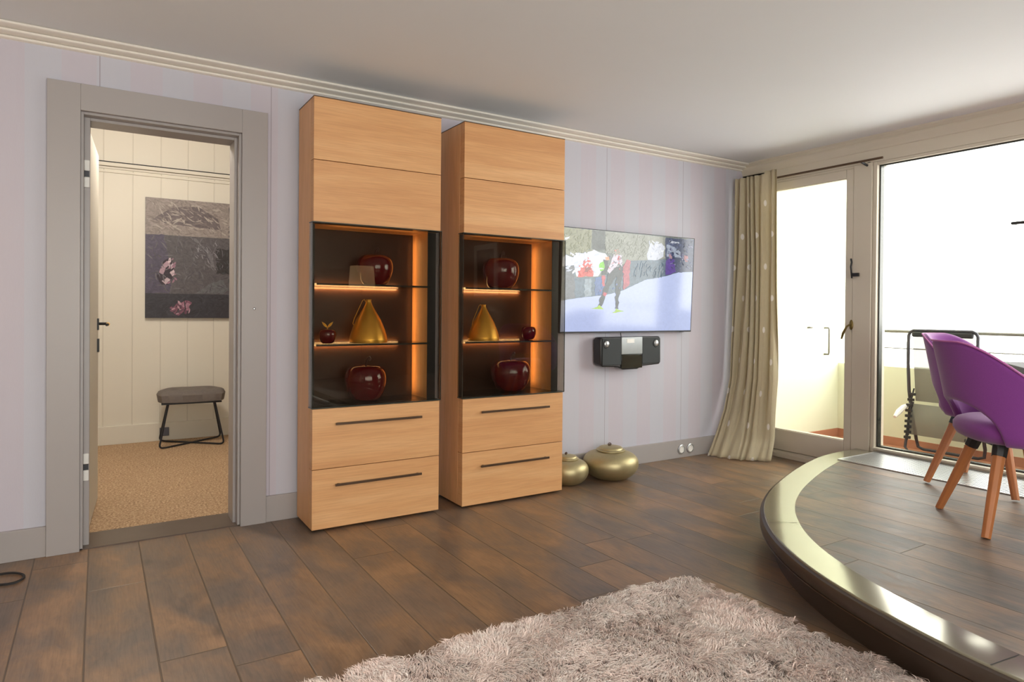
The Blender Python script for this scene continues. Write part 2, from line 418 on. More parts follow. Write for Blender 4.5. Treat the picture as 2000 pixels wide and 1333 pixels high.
# window: large fixed light
def rect_frame(bm, y0, y1, z0, z1, w, x0, x1, wb=None, wt=None):
    wb = w if wb is None else wb; wt = w if wt is None else wt
    y0, y1 = max(y0, y1), min(y0, y1)
    box(bm, x0, x1, y0, y0-w, z0, z1); box(bm, x0, x1, y1, y1+w, z0, z1)
    box(bm, x0, x1, y0-w, y1+w, z0, z0+wb); box(bm, x0, x1, y0-w, y1+w, z1-wt, z1)
bm = B()
box(bm, -.012, .14, -.945, -1.075, .0, 2.15)      # post between door and window
rect_frame(bm, -1.075, -3.2, .165, 2.15, .028, .0, .12, wb=.038, wt=.022)
box(bm, 0, .14, -.945, -3.2, 0, .165)
w1 = tag(obj('window_1', bm, 'frame', bevel=.004), 'large fixed window pane right of the balcony door', 'window', kind='structure')
bm = B(); rect_frame(bm, -1.103, -3.172, .203, 2.128, .010, .03, .07); obj('glazing_bead', bm, 'glass_edge', w1)
bm = B(); box(bm, -.018, .02, -1.1, -3.2, .190, .204); obj('window_sill', bm, 'frame', w1, bevel=.003)
bm = B(); box(bm, .046, .052, -1.11, -3.165, .21, 2.12); obj('window_pane', bm, 'pane', w1)
bm = B(); tube(bm, [(.02, -1.9, 1.64), (-.03, -1.9, 1.64), (-.035, -1.99, 1.64)], .009, 8); obj('window_handle', bm, 'black', w1)
bm = B(); box(bm, 0, .14, -3.2, YB, 0, 2.15)
struct('wall_right_solid', bm, 'rear_paint', 'solid wall beyond the large window, outside the frame', 'wall')
pf = thing('wall_picture', 'white framed picture on the wall beyond the window, mirrored in the right cabinet', 'picture', (-.002, -5.2, 1.32))
bm = B(); box(bm, -.03, 0, 0, .62, 0, .07); box(bm, -.03, 0, 0, .62, .63, .70); box(bm, -.03, 0, 0, .07, .07, .63); box(bm, -.03, 0, .55, .62, .07, .63); obj('frame', bm, 'white', pf)
bm = B(); box(bm, -.012, 0, .07, .55, .07, .63); obj('print', bm, paint_mat('print', rgb(92, 100, 104), 0., .6, 12.), pf)
bm = B()
for x in (wx0, (wx0+wx1)/2-.03, wx1-.06): box(bm, x, x+.06, YB-.12, YB-.04, wz0, wz1)
box(bm, wx0, wx1, YB-.12, YB-.04, wz0, wz0+.05); box(bm, wx0, wx1, YB-.12, YB-.04, wz1-.05, wz1)
w3 = tag(obj('window_2', bm, 'frame'), 'wide unseen window added behind the camera for fill light', 'window', kind='structure')  # unseen window, added to let in light from behind
bm = B(); box(bm, wx0, wx1, YB-.085, YB-.08, wz0, wz1); obj('window_pane', bm, 'pane', w3)  # pane of the added fill window
# balcony door
bm = B()
box(bm, -.005, .14, -.2, -.945, .0, .05); box(bm, -.03, .05, -.2, -.99, .0, .035)   # threshold
box(bm, 0, .14, -.2, -.945, 2.13, 2.15)
box(bm, 0, .14, -.2, -.225, .05, 2.13)
rect_frame(bm, -.225, -.945, .055, 2.13, .055, -.008, .075, wb=.158, wt=.062)
d1 = tag(obj('door_1', bm, 'frame', bevel=.004), 'narrow glazed balcony door beside the curtain', 'door', kind='structure')
bm = B(); box(bm, .03, .036, -.275, -.895, .2, 2.075); obj('door_pane', bm, 'pane', d1)
bm = B(); rect_frame(bm, -.278, -.893, .211, 2.069, .006, .0, .03); obj('glazing_bead', bm, 'frame', d1)
# lever handle (brass, low) and espagnolette catch (upper)
bm = B(); lathe(bm, [(0, 0), (.016, 0), (.018, .006), (.01, .012), (0, .013)], 16)
for v in bm.verts: v.co = Vector((-.008-v.co.z, -.942+v.co.x*.8, 1.035+v.co.y*2.0))
tube(bm, [(-.018, -.942, 1.035), (-.045, -.942, 1.033), (-.052, -.93, 1.02), (-.05, -.905, .975), (-.048, -.892, .935)], .007, 8, rads=[.006, .006, .007, .009, .006])
hd = obj('door_handle', bm, plain('antique_brass', rgb(120, 104, 62), .4, .8), d1); hd['label'] = 'antique brass lever handle'
bm = B(); box(bm, -.032, -.009, -.947, -.995, 1.372, 1.396); tube(bm, [(-.03, -.952, 1.36), (-.034, -.95, 1.40), (-.05, -.955, 1.44), (-.045, -.958, 1.47), (-.03, -.944, 1.495)], .006, 8)
hd = obj('door_catch', bm, 'stool_metal', d1); hd['label'] = 'dark iron catch above the lever handle'

# --- cornices
def cornice_profile(ribs, W_, H_):
    # stepped profile: list of (out from wall, z below ceiling)
    return [(0, -H_), (.012, -H_), (.016, -H_+.006), (.012, -H_+.014), (.014, -H_+.02),
            (.030, -.052), (.036, -.048), (.036, -.042), (.030, -.038), (.034, -.034),
            (.052, -.022), (.059, -.018), (.059, -.010), (.052, -.006), (W_, -.004), (W_, 0), (0, 0)]
CP = []
for cx_, cz_, rr_ in ((.010, -.046, .0065), (.044, -.027, .0065), (.083, -.008, .0065)):
    CP += [(cx_-.010, cz_-.009)]+[(cx_+rr_*math.cos(q)*1.0, cz_+rr_*math.sin(q)) for q in (-1.57, -.9, -.3, .3, .9, 1.57)]+[(cx_-.006, cz_+.007)]
CP = [(0, -.056)]+CP[1:]+[(.083, 0), (0, 0)]
bm = B()
rings = [[(XL, -a, CZ+z) for a, z in CP], [(-0.0-.0, -a, CZ+z) for a, z in CP]]
vsr = loft(bm, rings, smooth=False); bm.faces.new(vsr[0]); bm.faces.new(vsr[-1])
struct('trim_1', bm, 'cornice', 'ribbed plaster cornice above the lavender wall', 'cornice')
CPB = [(0, -.095), (.006, -.09), (.01, -.07), (.022, -.055), (.026, -.04), (.022, -.03), (.034, -.018), (.04, -.012), (.04, 0), (0, 0)]
bm = B()
rings = [[(-a, 0, CZ+z) for a, z in CPB], [(-a, YB, CZ+z) for a, z in CPB]]
vsr = loft(bm, rings, smooth=False); bm.faces.new(vsr[0]); bm.faces.new(vsr[-1])
struct('trim_2', bm, 'frame', 'moulded cornice above the window wall', 'cornice')
# --- baseboards
for nm, x0, x1 in (('baseboard_left', XL, -4.675), ('baseboard_back', -3.74, -.0)):
    bm = B(); box(bm, x0, x1, 0, -.016, 0, .135)
    struct(nm, bm, 'grey_trim', 'grey skirting board '+('left of the door casing' if x0 < -5 else 'along the lavender wall'), 'baseboard', bevel=.002)
# --- door casing and jambs (door_2)
bm = B()
box(bm, -4.675, -4.55, 0, -.022, 0, 2.124); box(bm, -3.864, -3.74, 0, -.022, 0, 2.124); box(bm, -4.55, -3.864, 0, -.022, 2.004, 2.124)
box(bm, -4.5501, -4.538, 0, WT, 0, 2.004); box(bm, -3.876, -3.8639, 0, WT, 0, 2.004); box(bm, -4.538, -3.876, 0, WT, 1.992, 2.0041)
box(bm, -4.538, -4.514, .05, .19, 0, 1.992); box(bm, -3.89, -3.876, .05, .19, 0, 1.992); box(bm, -4.514, -3.89, .05, .19, 1.978, 1.992)
d2 = tag(obj('door_2', bm, 'grey_trim', bevel=.0015), 'grey door frame with open cream door on the left', 'door', kind='structure')
bm = B(); box(bm, -.0, .04, 0, .66, .012, 1.985)
leaf = obj('door_leaf', bm, 'cream_wall', d2, bevel=.002); leaf.location = (-4.56, .245, 0); leaf.rotation_euler = (0, 0, R(-3.4)); leaf['label'] = 'cream door leaf swung open'
bm = B(); box(bm, .04, .048, .56, .60, .985, 1.05); tube(bm, [(.045, .58, 1.02), (.085, .58, 1.02), (.092, .57, 1.02), (.095, .50, 1.018), (.092, .465, 1.016)], .008, 8)
h = obj('door_handle', bm, 'black', leaf); h['label'] = 'dark lever handle'
bm = B(); tube(bm, [(.094, .545, 1.019), (.095, .50, 1.018)], .0095, 8); obj('handle_collar', bm, 'gold', leaf)
bm = B(); box(bm, .04, .05, .56, .60, .86, .935); obj('key_plate', bm, 'black', leaf)
for z in (1.73, .37):
    for za in (z-.064, z+.014):
        bm = B(); box(bm, -4.5385, -4.5155, .041, .0505, za, za+.05); h = obj('hinge_cover', bm, 'white', d2, bevel=.004, seg=3); h['label'] = 'white hinge cover'
    bm = B(); box(bm, -4.537, -4.517, .046, .0505, z-.016, z+.016); obj('hinge_pocket', bm, 'stool_metal', d2)
bm = B(); lathe(bm, [(0, 0), (.007, 0), (.007, .004), (.004, .008), (0, .009)], 16)
for v in bm.verts: v.co = Vector((-3.803+v.co.x, -.022-v.co.z, 1.112+v.co.y))
h = obj('door_stud', bm, 'chrome', d2); h['label'] = 'small chrome stud on the right casing'
bm = B(); box(bm, -4.55, -3.864, .0, WT, -.12, .006); struct('trim_3', bm, 'threshold', 'dark wooden threshold in the doorway', 'threshold')

# --- other room
RX0, RX1, RY = -6.2, -1.6, 2.66
bm = B(); box(bm, RX0, RX1, WT, RY, -.12, 0.001); struct('floor_other_room', bm, 'carpet', 'beige looped carpet in the next room', 'carpet')
bm = B(); box(bm, RX0, RX1, RY, RY+.1, -.12, 2.7); box(bm, RX0-.1, RX0, WT, RY+.1, -.12, 2.7); box(bm, RX1, RX1+.1, WT, RY+.1, -.12, 2.7)
struct('wall_other_room', bm, 'cream_panel', 'cream panelled wall of the next room', 'wall')
bm = B(); box(bm, RX0, RX1, WT, RY, 2.592, 2.7); struct('ceiling_other_room', bm, 'cream_wall', 'ceiling of the next room', 'ceiling')
bm = B(); box(bm, RX0, RX1, RY-.018, RY, 0, .15); struct('baseboard_other_room', bm, 'cream_wall', 'cream skirting board in the next room', 'baseboard', bevel=.003)
bm = B(); box(bm, RX0, RX1, RY-.012, RY, 2.235, 2.25); box(bm, RX0, RX1, RY-.03, RY, 2.255, 2.283); box(bm, RX0, RX1, RY-.012, RY, 2.205, 2.218)
struct('trim_4', bm, 'cream_wall', 'cream picture rail in the next room', 'trim')
bm = B(); box(bm, RX0, RX1, RY-.035, RY, 2.284, 2.290); struct('trim_5', bm, 'dark', 'thin dark strip standing in for the shadow line above the cream picture rail', 'trim')  # dark colour stands in for the shade line above the rail

# ============================================================= PODIUM
OUT = [(.0, -.985), (-.25, -.99), (-.49, -1.018), (-.865, -1.127), (-1.283, -1.287), (-1.538, -1.41), (-1.713, -1.517), (-1.86, -1.63), (-2.015, -1.778),
       (-2.155, -1.955), (-2.284, -2.18), (-2.375, -2.42), (-2.432, -2.62), (-2.465, -2.80), (-2.49, -3.1), (-2.50, -3.6), (-2.50, -4.3), (-2.50, YB+.01)]
def smooth_curve(P, n=14):
    P = [Vector((a, b, 0)) for a, b in P]; out = []
    Q = [P[0]*2-P[1]]+P+[P[-1]*2-P[-2]]
    for i in range(1, len(Q)-2):
        for k in range(n):
            t = k/n; a, b, c, d = Q[i-1:i+3]
            out.append(.5*((2*b)+(c-a)*t+(2*a-5*b+4*c-d)*t*t+(3*b-a-3*c+d)*t**3))
    out.append(P[-1]); 
    for _ in range(12):
        out = [out[0]]+[(out[i-1]+out[i]*2+out[i+1])/4 for i in range(1, len(out)-1)]+[out[-1]]
    return out
CRV = smooth_curve(OUT)
NRM = []
for i in range(len(CRV)):
    t = (CRV[min(i+1, len(CRV)-1)]-CRV[max(i-1, 0)]).normalized(); NRM.append(Vector((-t.y, t.x, 0)))  # travels -x then -y ; inward normal
if NRM[40].dot(Vector((-.5, -3, 0))-CRV[40]) < 0: NRM = [-n_ for n_ in NRM]
def offs(d): return [c+n_*d for c, n_ in zip(CRV, NRM)]
PZ = .175
def strip(bm, prof, mi=0, smooth=True):
    rings = []
    for c, n_ in zip(CRV, NRM): rings.append([(min(c.x+n_.x*d, -.001), max(c.y+n_.y*d, YB+.001), z) for d, z in prof])
    return loft(bm, rings, smooth=smooth, mi=mi)
pod = thing('podium', 'curved raised dining podium with plank deck along the window wall', 'podium', (-1.2, -3.5, 0))
pod['kind'] = 'structure'; pod.name = 'floor_podium'
off = Vector((1.2, 3.5, 0))
def shift(o): o.location = off; return o
bm = B()
poly = [(min(p.x, -.001), max(p.y, YB+.001)) for p in offs(.134)]+[(-.001, YB+.001)]
a = [bm.verts.new((x, y, PZ-.001)) for x, y in poly]; bm.faces.new(a)
shift(obj('podium_deck', bm, 'podium', pod))
bm = B(); strip(bm, [(.14, PZ-.03), (.14, PZ+.0008), (.138, PZ+.0008), (.006, PZ+.0008), (.0035, PZ+.0006), (.001, PZ-.001), (.0, PZ-.003), (.0, PZ-.006)])
sb = shift(obj('border_band', bm, 'stone', pod, fixn=True)); sb['label'] = 'smooth polished border band'
bm = B(); strip(bm, [(.0, PZ-.006), (-.012, PZ-.010), (-.016, PZ-.02), (-.016, PZ-.052), (-.012, PZ-.058), (.03, PZ-.06)]); sb = shift(obj('nosing', bm, 'riser', pod)); sb['label'] = 'dark rounded nosing'
bm = B(); strip(bm, [(-.0135, PZ-.0585), (-.016, PZ-.0605), (-.0135, PZ-.0625), (.02, PZ-.0615)]); sb = shift(obj('brass_line', bm, 'bronze', pod)); sb['label'] = 'thin brass line under the nosing'
bm = B(); strip(bm, [(.02, PZ-.06), (.045, .02), (.045, 0)]); shift(obj('riser', bm, 'riser', pod))
bm = B()
JI = min(range(len(CRV)), key=lambda i: (CRV[i]-Vector((-1.945, -1.705, 0))).length)
for i in (JI, JI+75):
    c, n_ = CRV[i], NRM[i]; d_ = n_*.134 if i != JI else Vector((.115, -.071, 0)); t = Vector((-d_.y, d_.x, 0)).normalized()*.0014
    q = [c+d_*.02-t, c+d_-t, c+d_+t, c+d_*.02+t]; bm.faces.new([bm.verts.new((p.x, p.y, PZ+.0016)) for p in q])
shift(obj('band_joint', bm, 'dark', pod))
# floor grille
gr = thing('floor_grille', 'slatted steel convector grille let into the podium along the window', 'grille', (-.25, -2.3, PZ))
bm = B(); box(bm, -.21, .235, -1.1, 1.17, -.0005, .0006); obj('grille_well', bm, 'dark', gr)
bm = B()
k = 0
y = -1.09
while y < 1.165:
    box(bm, -.2, .225, y, y+.0098, .0006, .0045); y += .0145
obj('slats', bm, 'steel', gr)
bm = B(); box(bm, -.215, -.205, -1.1, 1.17, 0, .006); box(bm, .23, .24, -1.1, 1.17, 0, .006); box(bm, -.205, .23, 1.165, 1.175, 0, .006); box(bm, -.205, .23, -1.105, -1.1, 0, .006)
obj('grille_frame', bm, 'steel', gr)

# ============================================================= BALCONY
PX = 1.24
bm = B(); box(bm, .14, PX+.15, 0, -6.5, -.15, 0); struct('floor_balcony', bm, 'terracotta', 'terracotta tiled balcony floor', 'floor')
bm = B(); box(bm, PX, PX+.15, -.08, -6.5, 0, .665); struct('wall_parapet', bm, 'yellow_render', 'pale yellow balcony parapet', 'wall')
bm = B(); box(bm, .14, 1.9, -.08, .22, 0, 2.9); struct('wall_balcony_side', bm, 'yellow_render', 'pale side wall of the balcony seen through the door', 'wall')
bm = B(); box(bm, PX-.012, PX, -.08, -6.5, 0, .07); box(bm, .14, PX-.012, -.092, -.08, 0, .07); struct('baseboard_balcony', bm, 'terracotta', 'terracotta tile skirting of the balcony', 'baseboard')
bm = B(); box(bm, .14, 1.5, .22, -6.5, 2.75, 2.9); struct('ceiling_balcony', bm, 'yellow_render', 'slab above the balcony', 'ceiling')
rl = thing('balcony_railing', 'slim metal railing on top of the balcony parapet', 'railing', (PX+.1, -.1, .665))
bm = B(); tube(bm, [(0, 0, .300), (0, -6.3, .300)], .014, 10); obj('top_rail', bm, 'rail', rl)
bm = B(); tube(bm, [(0, 0, .155), (0, -6.3, .155)], .005, 8); obj('lower_rail', bm, 'rail', rl)
for y in (-2.9, -4.6, -6.2):
    bm = B(); tube(bm, [(0, y, 0), (0, y, .3)], .012, 8); obj('post', bm, 'rail', rl)
gb = B(); tube(gb, [(1.025, -.081, .985), (1.025, -.12, .985), (1.025, -.125, .97), (1.025, -.125, .765), (1.025, -.12, .75), (1.025, -.081, .75)], .008, 8)
tag(obj('grab_bar', gb, 'rail'), 'small vertical grab bar on the balcony side wall', 'bar')
gb = B(); tube(gb, [(.78, -.081, .99), (.78, -.105, .99), (.80, -.108, .99)], .008, 8)
tag(obj('wall_hook', gb, 'rail'), 'tiny wall hook beside the grab bar on the balcony wall', 'hook')

def deck_chair(loc, rz, label):
    # local: chair faces -x, centre between sides y; local x 0 = foot of the backrest
    t = thing('folding_recliner', label, 'deck chair', loc, rz, 'recliners on the balcony')
    w = .245
    bm = B()
    pts = []
    side = [(.18, .10), (.10, .34), (.06, .50), (.04, .72), (.04, .88), (.045, .945)]
    L_ = [Vector((x, w, z)) for x, z in side]; R_ = [Vector((x, -w, z)) for x, z in reversed(side)]
    arc1 = [Vector((.045, w-.012, .972)), Vector((.045, w-.035, .985))]; arc2 = [Vector((.045, -w+.035, .985)), Vector((.045, -w+.012, .972))]
    tube(bm, L_+arc1+arc2+R_, .013, 8); obj('back_frame', bm, 'deck_frame', t)
    bm = B(); g = []
    for i in range(12):
        s = i/11; z = .42+s*.52; x = .10-.055*s
        g.append([(x+.01*math.sin(PI*(j/8)), (w-.03)*(1-2*j/8), z) for j in range(9)])
    loft(bm, g); obj('back_mesh', bm, 'deck_mesh', t)
    bm = B(); box(bm, .02, .06, -w+.03, w-.03, .935, .975); o = obj('head_band', bm, 'deck_cord', t, bevel=.01); o['label'] = 'dark woven head band'
    bm = B(); g = []
    for i in range(8):
        s = i/7; g.append([(.07-.05*s-.03*math.sin(PI*s), (w-.03)*(1-2*j/6), .40-.24*s) for j in range(7)])
    loft(bm, g); obj('seat_mesh', bm, 'deck_mesh', t)
    for sy in (-1, 1):
        bm = B(); tube(bm, [(.09, sy*(w-.015), .41), (.03, sy*(w-.015), .28), (.02, sy*(w-.015), .15)], .010, 8); obj('seat_rail', bm, 'deck_frame', t)
        bm = B(); tube(bm, [(.07, sy*w, .39), (-.02, sy*(w+.0), .375), (-.10, sy*(w-.005), .345), (-.17, sy*(w-.01), .31)], .016, 8, rads=[.012, .02, .022, .012])
        o = obj('armrest', bm, 'white', t); o['label'] = 'pale armrest'
        bm = B(); tube(bm, [(.075, sy*(w-.03), .52), (.0, sy*(w-.03), .36), (-.02, sy*(w-.03), .12)], .006, 6)
        for i in range(9):
            z = .13+i*.042; x = (-.02+.02*(z-.12)/.24) if z < .36 else .075*(z-.36)/.16
            box(bm, x-.011, x+.011, sy*(w-.052), sy*(w-.008), z, z+.02)
        obj('lacing', bm, 'deck_cord', t)
    bm = B(); tube(bm, [(.18, -w, .10), (.19, -w+.01, .04), (.19, -w+.05, .025), (.19, w-.05, .025), (.19, w-.01, .04), (.18, w, .10)], .012, 8); obj('foot_bar', bm, 'deck_frame', t)
    bm = B(); tube(bm, [(.03, w-.02, .30), (-.02, w-.015, .06), (-.03, w-.05, .025), (-.03, -w+.05, .025), (-.02, -w+.015, .06), (.03, -w+.02, .30)], .011, 8); obj('foot_bar', bm, 'deck_frame', t)
    return t
dc = deck_chair((.96, -1.06, 0), 0, 'grey mesh folding recliner on the balcony behind the purple chairs')
c2 = copy_tree(dc); c2.location = (1.05, -1.835, 0); c2['label'] = 'second folding recliner on the balcony, cut off by the right edge of the photo'
bt = thing('balcony_table', 'dark balcony table top just behind the purple armchair', 'table', (.478, -1.86, 0), R(32.6))
bm = B(); box(bm, -.315, .315, -.14, .14, .68, .80); obj('tabletop', bm, 'slate_top', bt, bevel=.004)
for sx, sy in ((-.28, -.11), (-.28, .11), (.28, -.11), (.28, .11)):
    bm = B(); tube(bm, [(sx, sy, 0), (sx, sy, .776)], .014, 8); obj('leg', bm, 'deck_frame', bt)

# ============================================================= CABINETS
CABS = []
def cabinet(x0, yb, yf, label):
    """x0 left edge, yb back, yf front (world y). local origin at the left front foot line"""
    wd = .692; t = thing('display_cabinet', label, 'cabinet', (x0, yf, 0), 0, 'tall oak display cabinets')
    D = yb-yf; zb, zt = .015, 2.163; FT = .056; SW = .022
    z1, z2, z3, z4 = .314, .622, 1.543, 1.853
    bm = B()   # carcass: sides, top, bottom, decks
    box(bm, 0, SW, FT, D, zb, zt); box(bm, wd-SW, wd, FT, D, zb, zt)
    box(bm, SW, wd-SW, FT, D, zb, zb+.02); box(bm, SW, wd-SW, FT, D, zt-.02, zt)
    box(bm, SW, wd-SW, FT, D, z2-.022, z2-.001); box(bm, SW, wd-SW, FT, D, z3, z3+.022)
    # thick inner cheeks of the lit bay
    box(bm, wd-.05, wd-SW, FT, D-.02, z2-.001, z3)
    box(bm, SW, wd-SW, FT+.02, D, zb+.02, z2-.022); box(bm, SW, wd-SW, FT+.02, D, z3+.022, zt-.02)
    obj('carcass', bm, 'oak_v', t, bevel=.001)
    bm = B(); box(bm, SW, wd-.05, D-.02, D-.006, z2-.001, z3); obj('back_panel', bm, 'dark_wood', t)
    bm = B(); box(bm, SW, wd-.05, FT, D-.021, z2-.0008, z2+.002); obj('bay_floor', bm, 'bay_glass', t)
    bm = B(); box(bm, -.001, wd+.001, .0, D, zt, zt+.004); o = obj('top_edge', bm, 'bronze', t); o['label'] = 'thin dark top edge'
    g = .0016
    for k, (a, b_) in enumerate(((z4+g, zt), (z3+.004, z4-g))):
        bm = B(); box(bm, 0, wd, 0, FT-.002, a, b_); obj('flap_door', bm, 'oak_h', t, bevel=.0012)
    for a, b_, zh in ((z1+g, z2-.006, .538), (zb, z1-g, .231)):
        bm = B(); box(bm, 0, wd, 0, FT-.002, a, b_); dr = obj('drawer', bm, 'oak_h', t, bevel=.0012)
        bm = B(); box(bm, .112, .582, -.022, -.016, zh-.006, zh+.006); box(bm, .125, .137, -.017, 0, zh-.004, zh+.004); box(bm, .557, .569, -.017, 0, zh-.004, zh+.004)
        obj('handle', bm, 'bronze', dr, bevel=.001)
    # glass door with side returns
    bm = B(); ga, gb_ = z2, z3
    box(bm, -.006, wd+.004, -.008, -.003, ga, gb_); box(bm, -.006, -.001, -.003, FT-.002, ga, gb_); box(bm, wd-.001, wd+.004, -.003, FT-.002, ga, gb_)
    gd = obj('glass_door', bm, 'glass_smoke', t)
    bm = B()
    for z in (ga-.003, gb_-.001):
        bm = B(); box(bm, -.007, wd+.005, -.009, FT-.002, z, z+.0045); obj('door_edge', bm, 'glass_edge', gd)
    for xa, xb in ((-.007, -.0055), (wd+.0035, wd+.005)):
        bm = B(); box(bm, xa, xb, -.0095, -.004, ga, gb_); obj('corner_strip', bm, 'glass_edge', gd)
    for xa, xb in ((.001, SW), (wd-.05, wd-.001)):
        bm = B(); box(bm, xa, xb, FT-.0015, FT+.001, z2, z3-.002); obj('door_gasket', bm, 'black', t)
    for z in (.935, 1.243):
        bm = B(); box(bm, SW+.001, wd-.051, .02, D-.03, z-.008, z); sh = obj('glass_shelf', bm, 'shelf_glass', t)
        bm = B(); box(bm, SW+.001, wd-.051, .017, .0205, z-.009, z+.0005); obj('shelf_edge', bm, 'glass_edge', sh)
        bm = B(); box(bm, SW+.01, wd-.14, D-.0285, D-.026, z-.008, z-.0005); ls = obj('led_strip', bm, 'led', sh); ls['label'] = 'warm glowing light strip'
    for x, y in ((.03, .07), (wd-.05, .07), (.03, D-.04), (wd-.05, D-.04)):
        bm = B(); lathe(bm, [(0, 0), (.014, 0), (.014, zb), (0, zb)], 12, (x+.01, y, 0)); obj('foot', bm, 'black', t)
    CABS.append((x0, yb, yf, t)); return t
CA = cabinet(-3.584, -.03, -.314, 'left tall oak display cabinet with lit smoked glass bay, next to the doorway')
CB = cabinet(-2.758, -.03, -.335, 'right tall oak display cabinet with lit smoked glass bay, next to the television')
# warm light inside bays (the furniture's own lamps)
for x0, yb, yf, t in CABS:
    for z in (1.228, .92):
        l = add_light('shelf_lamp', 'AREA', (.3, yb-yf-.034, z), .8, (1, .50, .19), (R(52), 0, 0), shape='RECTANGLE', size=.5, size_y=.008)
        l.parent = t
        l = add_light('shelf_lamp', 'AREA', (.3, yb-yf-.034, z+.012), .55, (1, .50, .19), (R(128), 0, 0), shape='RECTANGLE', size=.5, size_y=.008)
        l.parent = t
    l = add_light('cheek_lamp', 'AREA', (.602, yb-yf-.05, 1.08), .55, (1, .52, .18), (0, R(-90), R(-12)), shape='RECTANGLE', size=.86, size_y=.012); l.parent = t
    l = add_light('bay_lamp', 'AREA', (.36, .09, 1.50), .12, (1, .55, .2), (R(180), 0, 0), shape='RECTANGLE', size=.5, size_y=.03); l.parent = t

# decorative objects
def apple(r, h, loc, label, group, leaf=False, curl=True, cat='ornament'):
    t = thing('ceramic_apple', label, cat, loc, random.uniform(-.5, .5), group)
    prof = [(0, .03*h), (.25*r, .01*h), (.45*r, 0.0), (.62*r, .03*h), (.80*r, .16*h), (.93*r, .34*h), (1.0*r, .55*h), (.985*r, .72*h), (.90*r, .87*h), (.74*r, .965*h), (.55*r, 1.0*h), (.36*r, .985*h), (.2*r, .94*h), (.08*r, .9*h), (0, .885*h)]
    # densify
    P = []
    for (a, b_), (c, d) in zip(prof, prof[1:]):
        for k in range(3): P.append((a+(c-a)*k/3, b_+(d-b_)*k/3))
    P.append(prof[-1])
    for _ in range(3): P = [P[0]]+[((P[i-1][0]+2*P[i][0]+P[i+1][0])/4, (P[i-1][1]+2*P[i][1]+P[i+1][1])/4) for i in range(1, len(P)-1)]+[P[-1]]
    bm = B(); lathe(bm, P, 48, lobes=5, amp=.012); obj('body', bm, 'burgundy', t)
    bm = B(); pts = [(0, 0, .88*h), (.0, 0, 1.02*h), (.03*r, 0, 1.12*h), (.10*r, 0, 1.2*h)]
    if curl: pts += [(.17*r, 0, 1.23*h), (.22*r, 0, 1.18*h), (.18*r, 0, 1.13*h)]
    tube(bm, pts, .045*r, 8); obj('stem', bm, 'gold' if leaf else 'burgundy_d', t)
    if leaf:
        for s in (-1, 1):
            bm = B(); g = []
            for i in range(7):
                q = i/6; wv = .22*r*math.sin(PI*min(1, q*.95+.05)); cx = s*.62*r*q; cz = 1.08*h+.42*h*q
                g.append([(cx-wv*.6*s, -wv*.3, cz+wv*.3), (cx, .02*r, cz), (cx+wv*.6*s, -wv*.3, cz-wv*.3)])
            loft(bm, g); o = obj('leaf', bm, 'gold', t); o.modifiers.new('s', 'SOLIDIFY').thickness = .002; o['label'] = 'gold leaf'
    return t
AG = 'burgundy apples in the display cabinets'
apple(.098, .165, (-3.215, -.175, 1.2432), 'large burgundy ceramic apple on the top shelf of the left cabinet', AG)
apple(.045, .075, (-3.475, -.19, .9355), 'small burgundy apple with gold leaves beside the jug in the left cabinet', AG, leaf=True)
apple(.112, .19, (-3.262, -.175, .6245), 'large burgundy ceramic apple on the bottom of the left cabinet', AG)
apple(.113, .185, (-2.428, -.185, 1.2435), 'large burgundy ceramic apple on the top shelf of the right cabinet', AG)
apple(.046, .082, (-2.225, -.19, .9355), 'small plain burgundy apple beside the jug in the right cabinet', AG, curl=False)
apple(.122, .19, (-2.350, -.185, .6245), 'large burgundy ceramic apple on the bottom of the right cabinet', AG)
def jug(loc, s, label):
    t = thing('gold_jug', label, 'vase', loc, 0, 'gold jugs in the display cabinets')
    r, h = .100*s, .225*s
    prof = [(0, 0), (.96*r, 0), (1.0*r, .015*h), (1.01*r, .08*h), (.96*r, .18*h), (.84*r, .35*h), (.66*r, .54*h), (.45*r, .70*h), (.29*r, .82*h), (.18*r, .92*h), (.13*r, .99*h), (.15*r, 1.03*h), (.10*r, 1.03*h), (.08*r, .97*h), (0, .95*h)]
    P = []
    for (a, b_), (c, d) in zip(prof, prof[1:]):
        for k in range(3): P.append((a+(c-a)*k/3, b_+(d-b_)*k/3))
    P.append(prof[-1])
    bm = B(); lathe(bm, P, 48); obj('body', bm, 'gold', t)
    bm = B(); tube(bm, [(-.13*r, 0, .95*h), (-.24*r, 0, 1.03*h), (-.34*r, 0, 1.00*h), (-.55*r, 0, .80*h), (-.78*r, 0, .58*h), (-.86*r, 0, .46*h), (-.80*r, 0, .40*h)], .0017*s, 6); obj('handle', bm, 'gold', t)
    return t
jug((-3.250, -.178, .9355), 1.0, 'gold bottle-shaped jug in the left cabinet')
jug((-2.545, -.19, .9355), .92, 'gold bottle-shaped jug in the right cabinet')

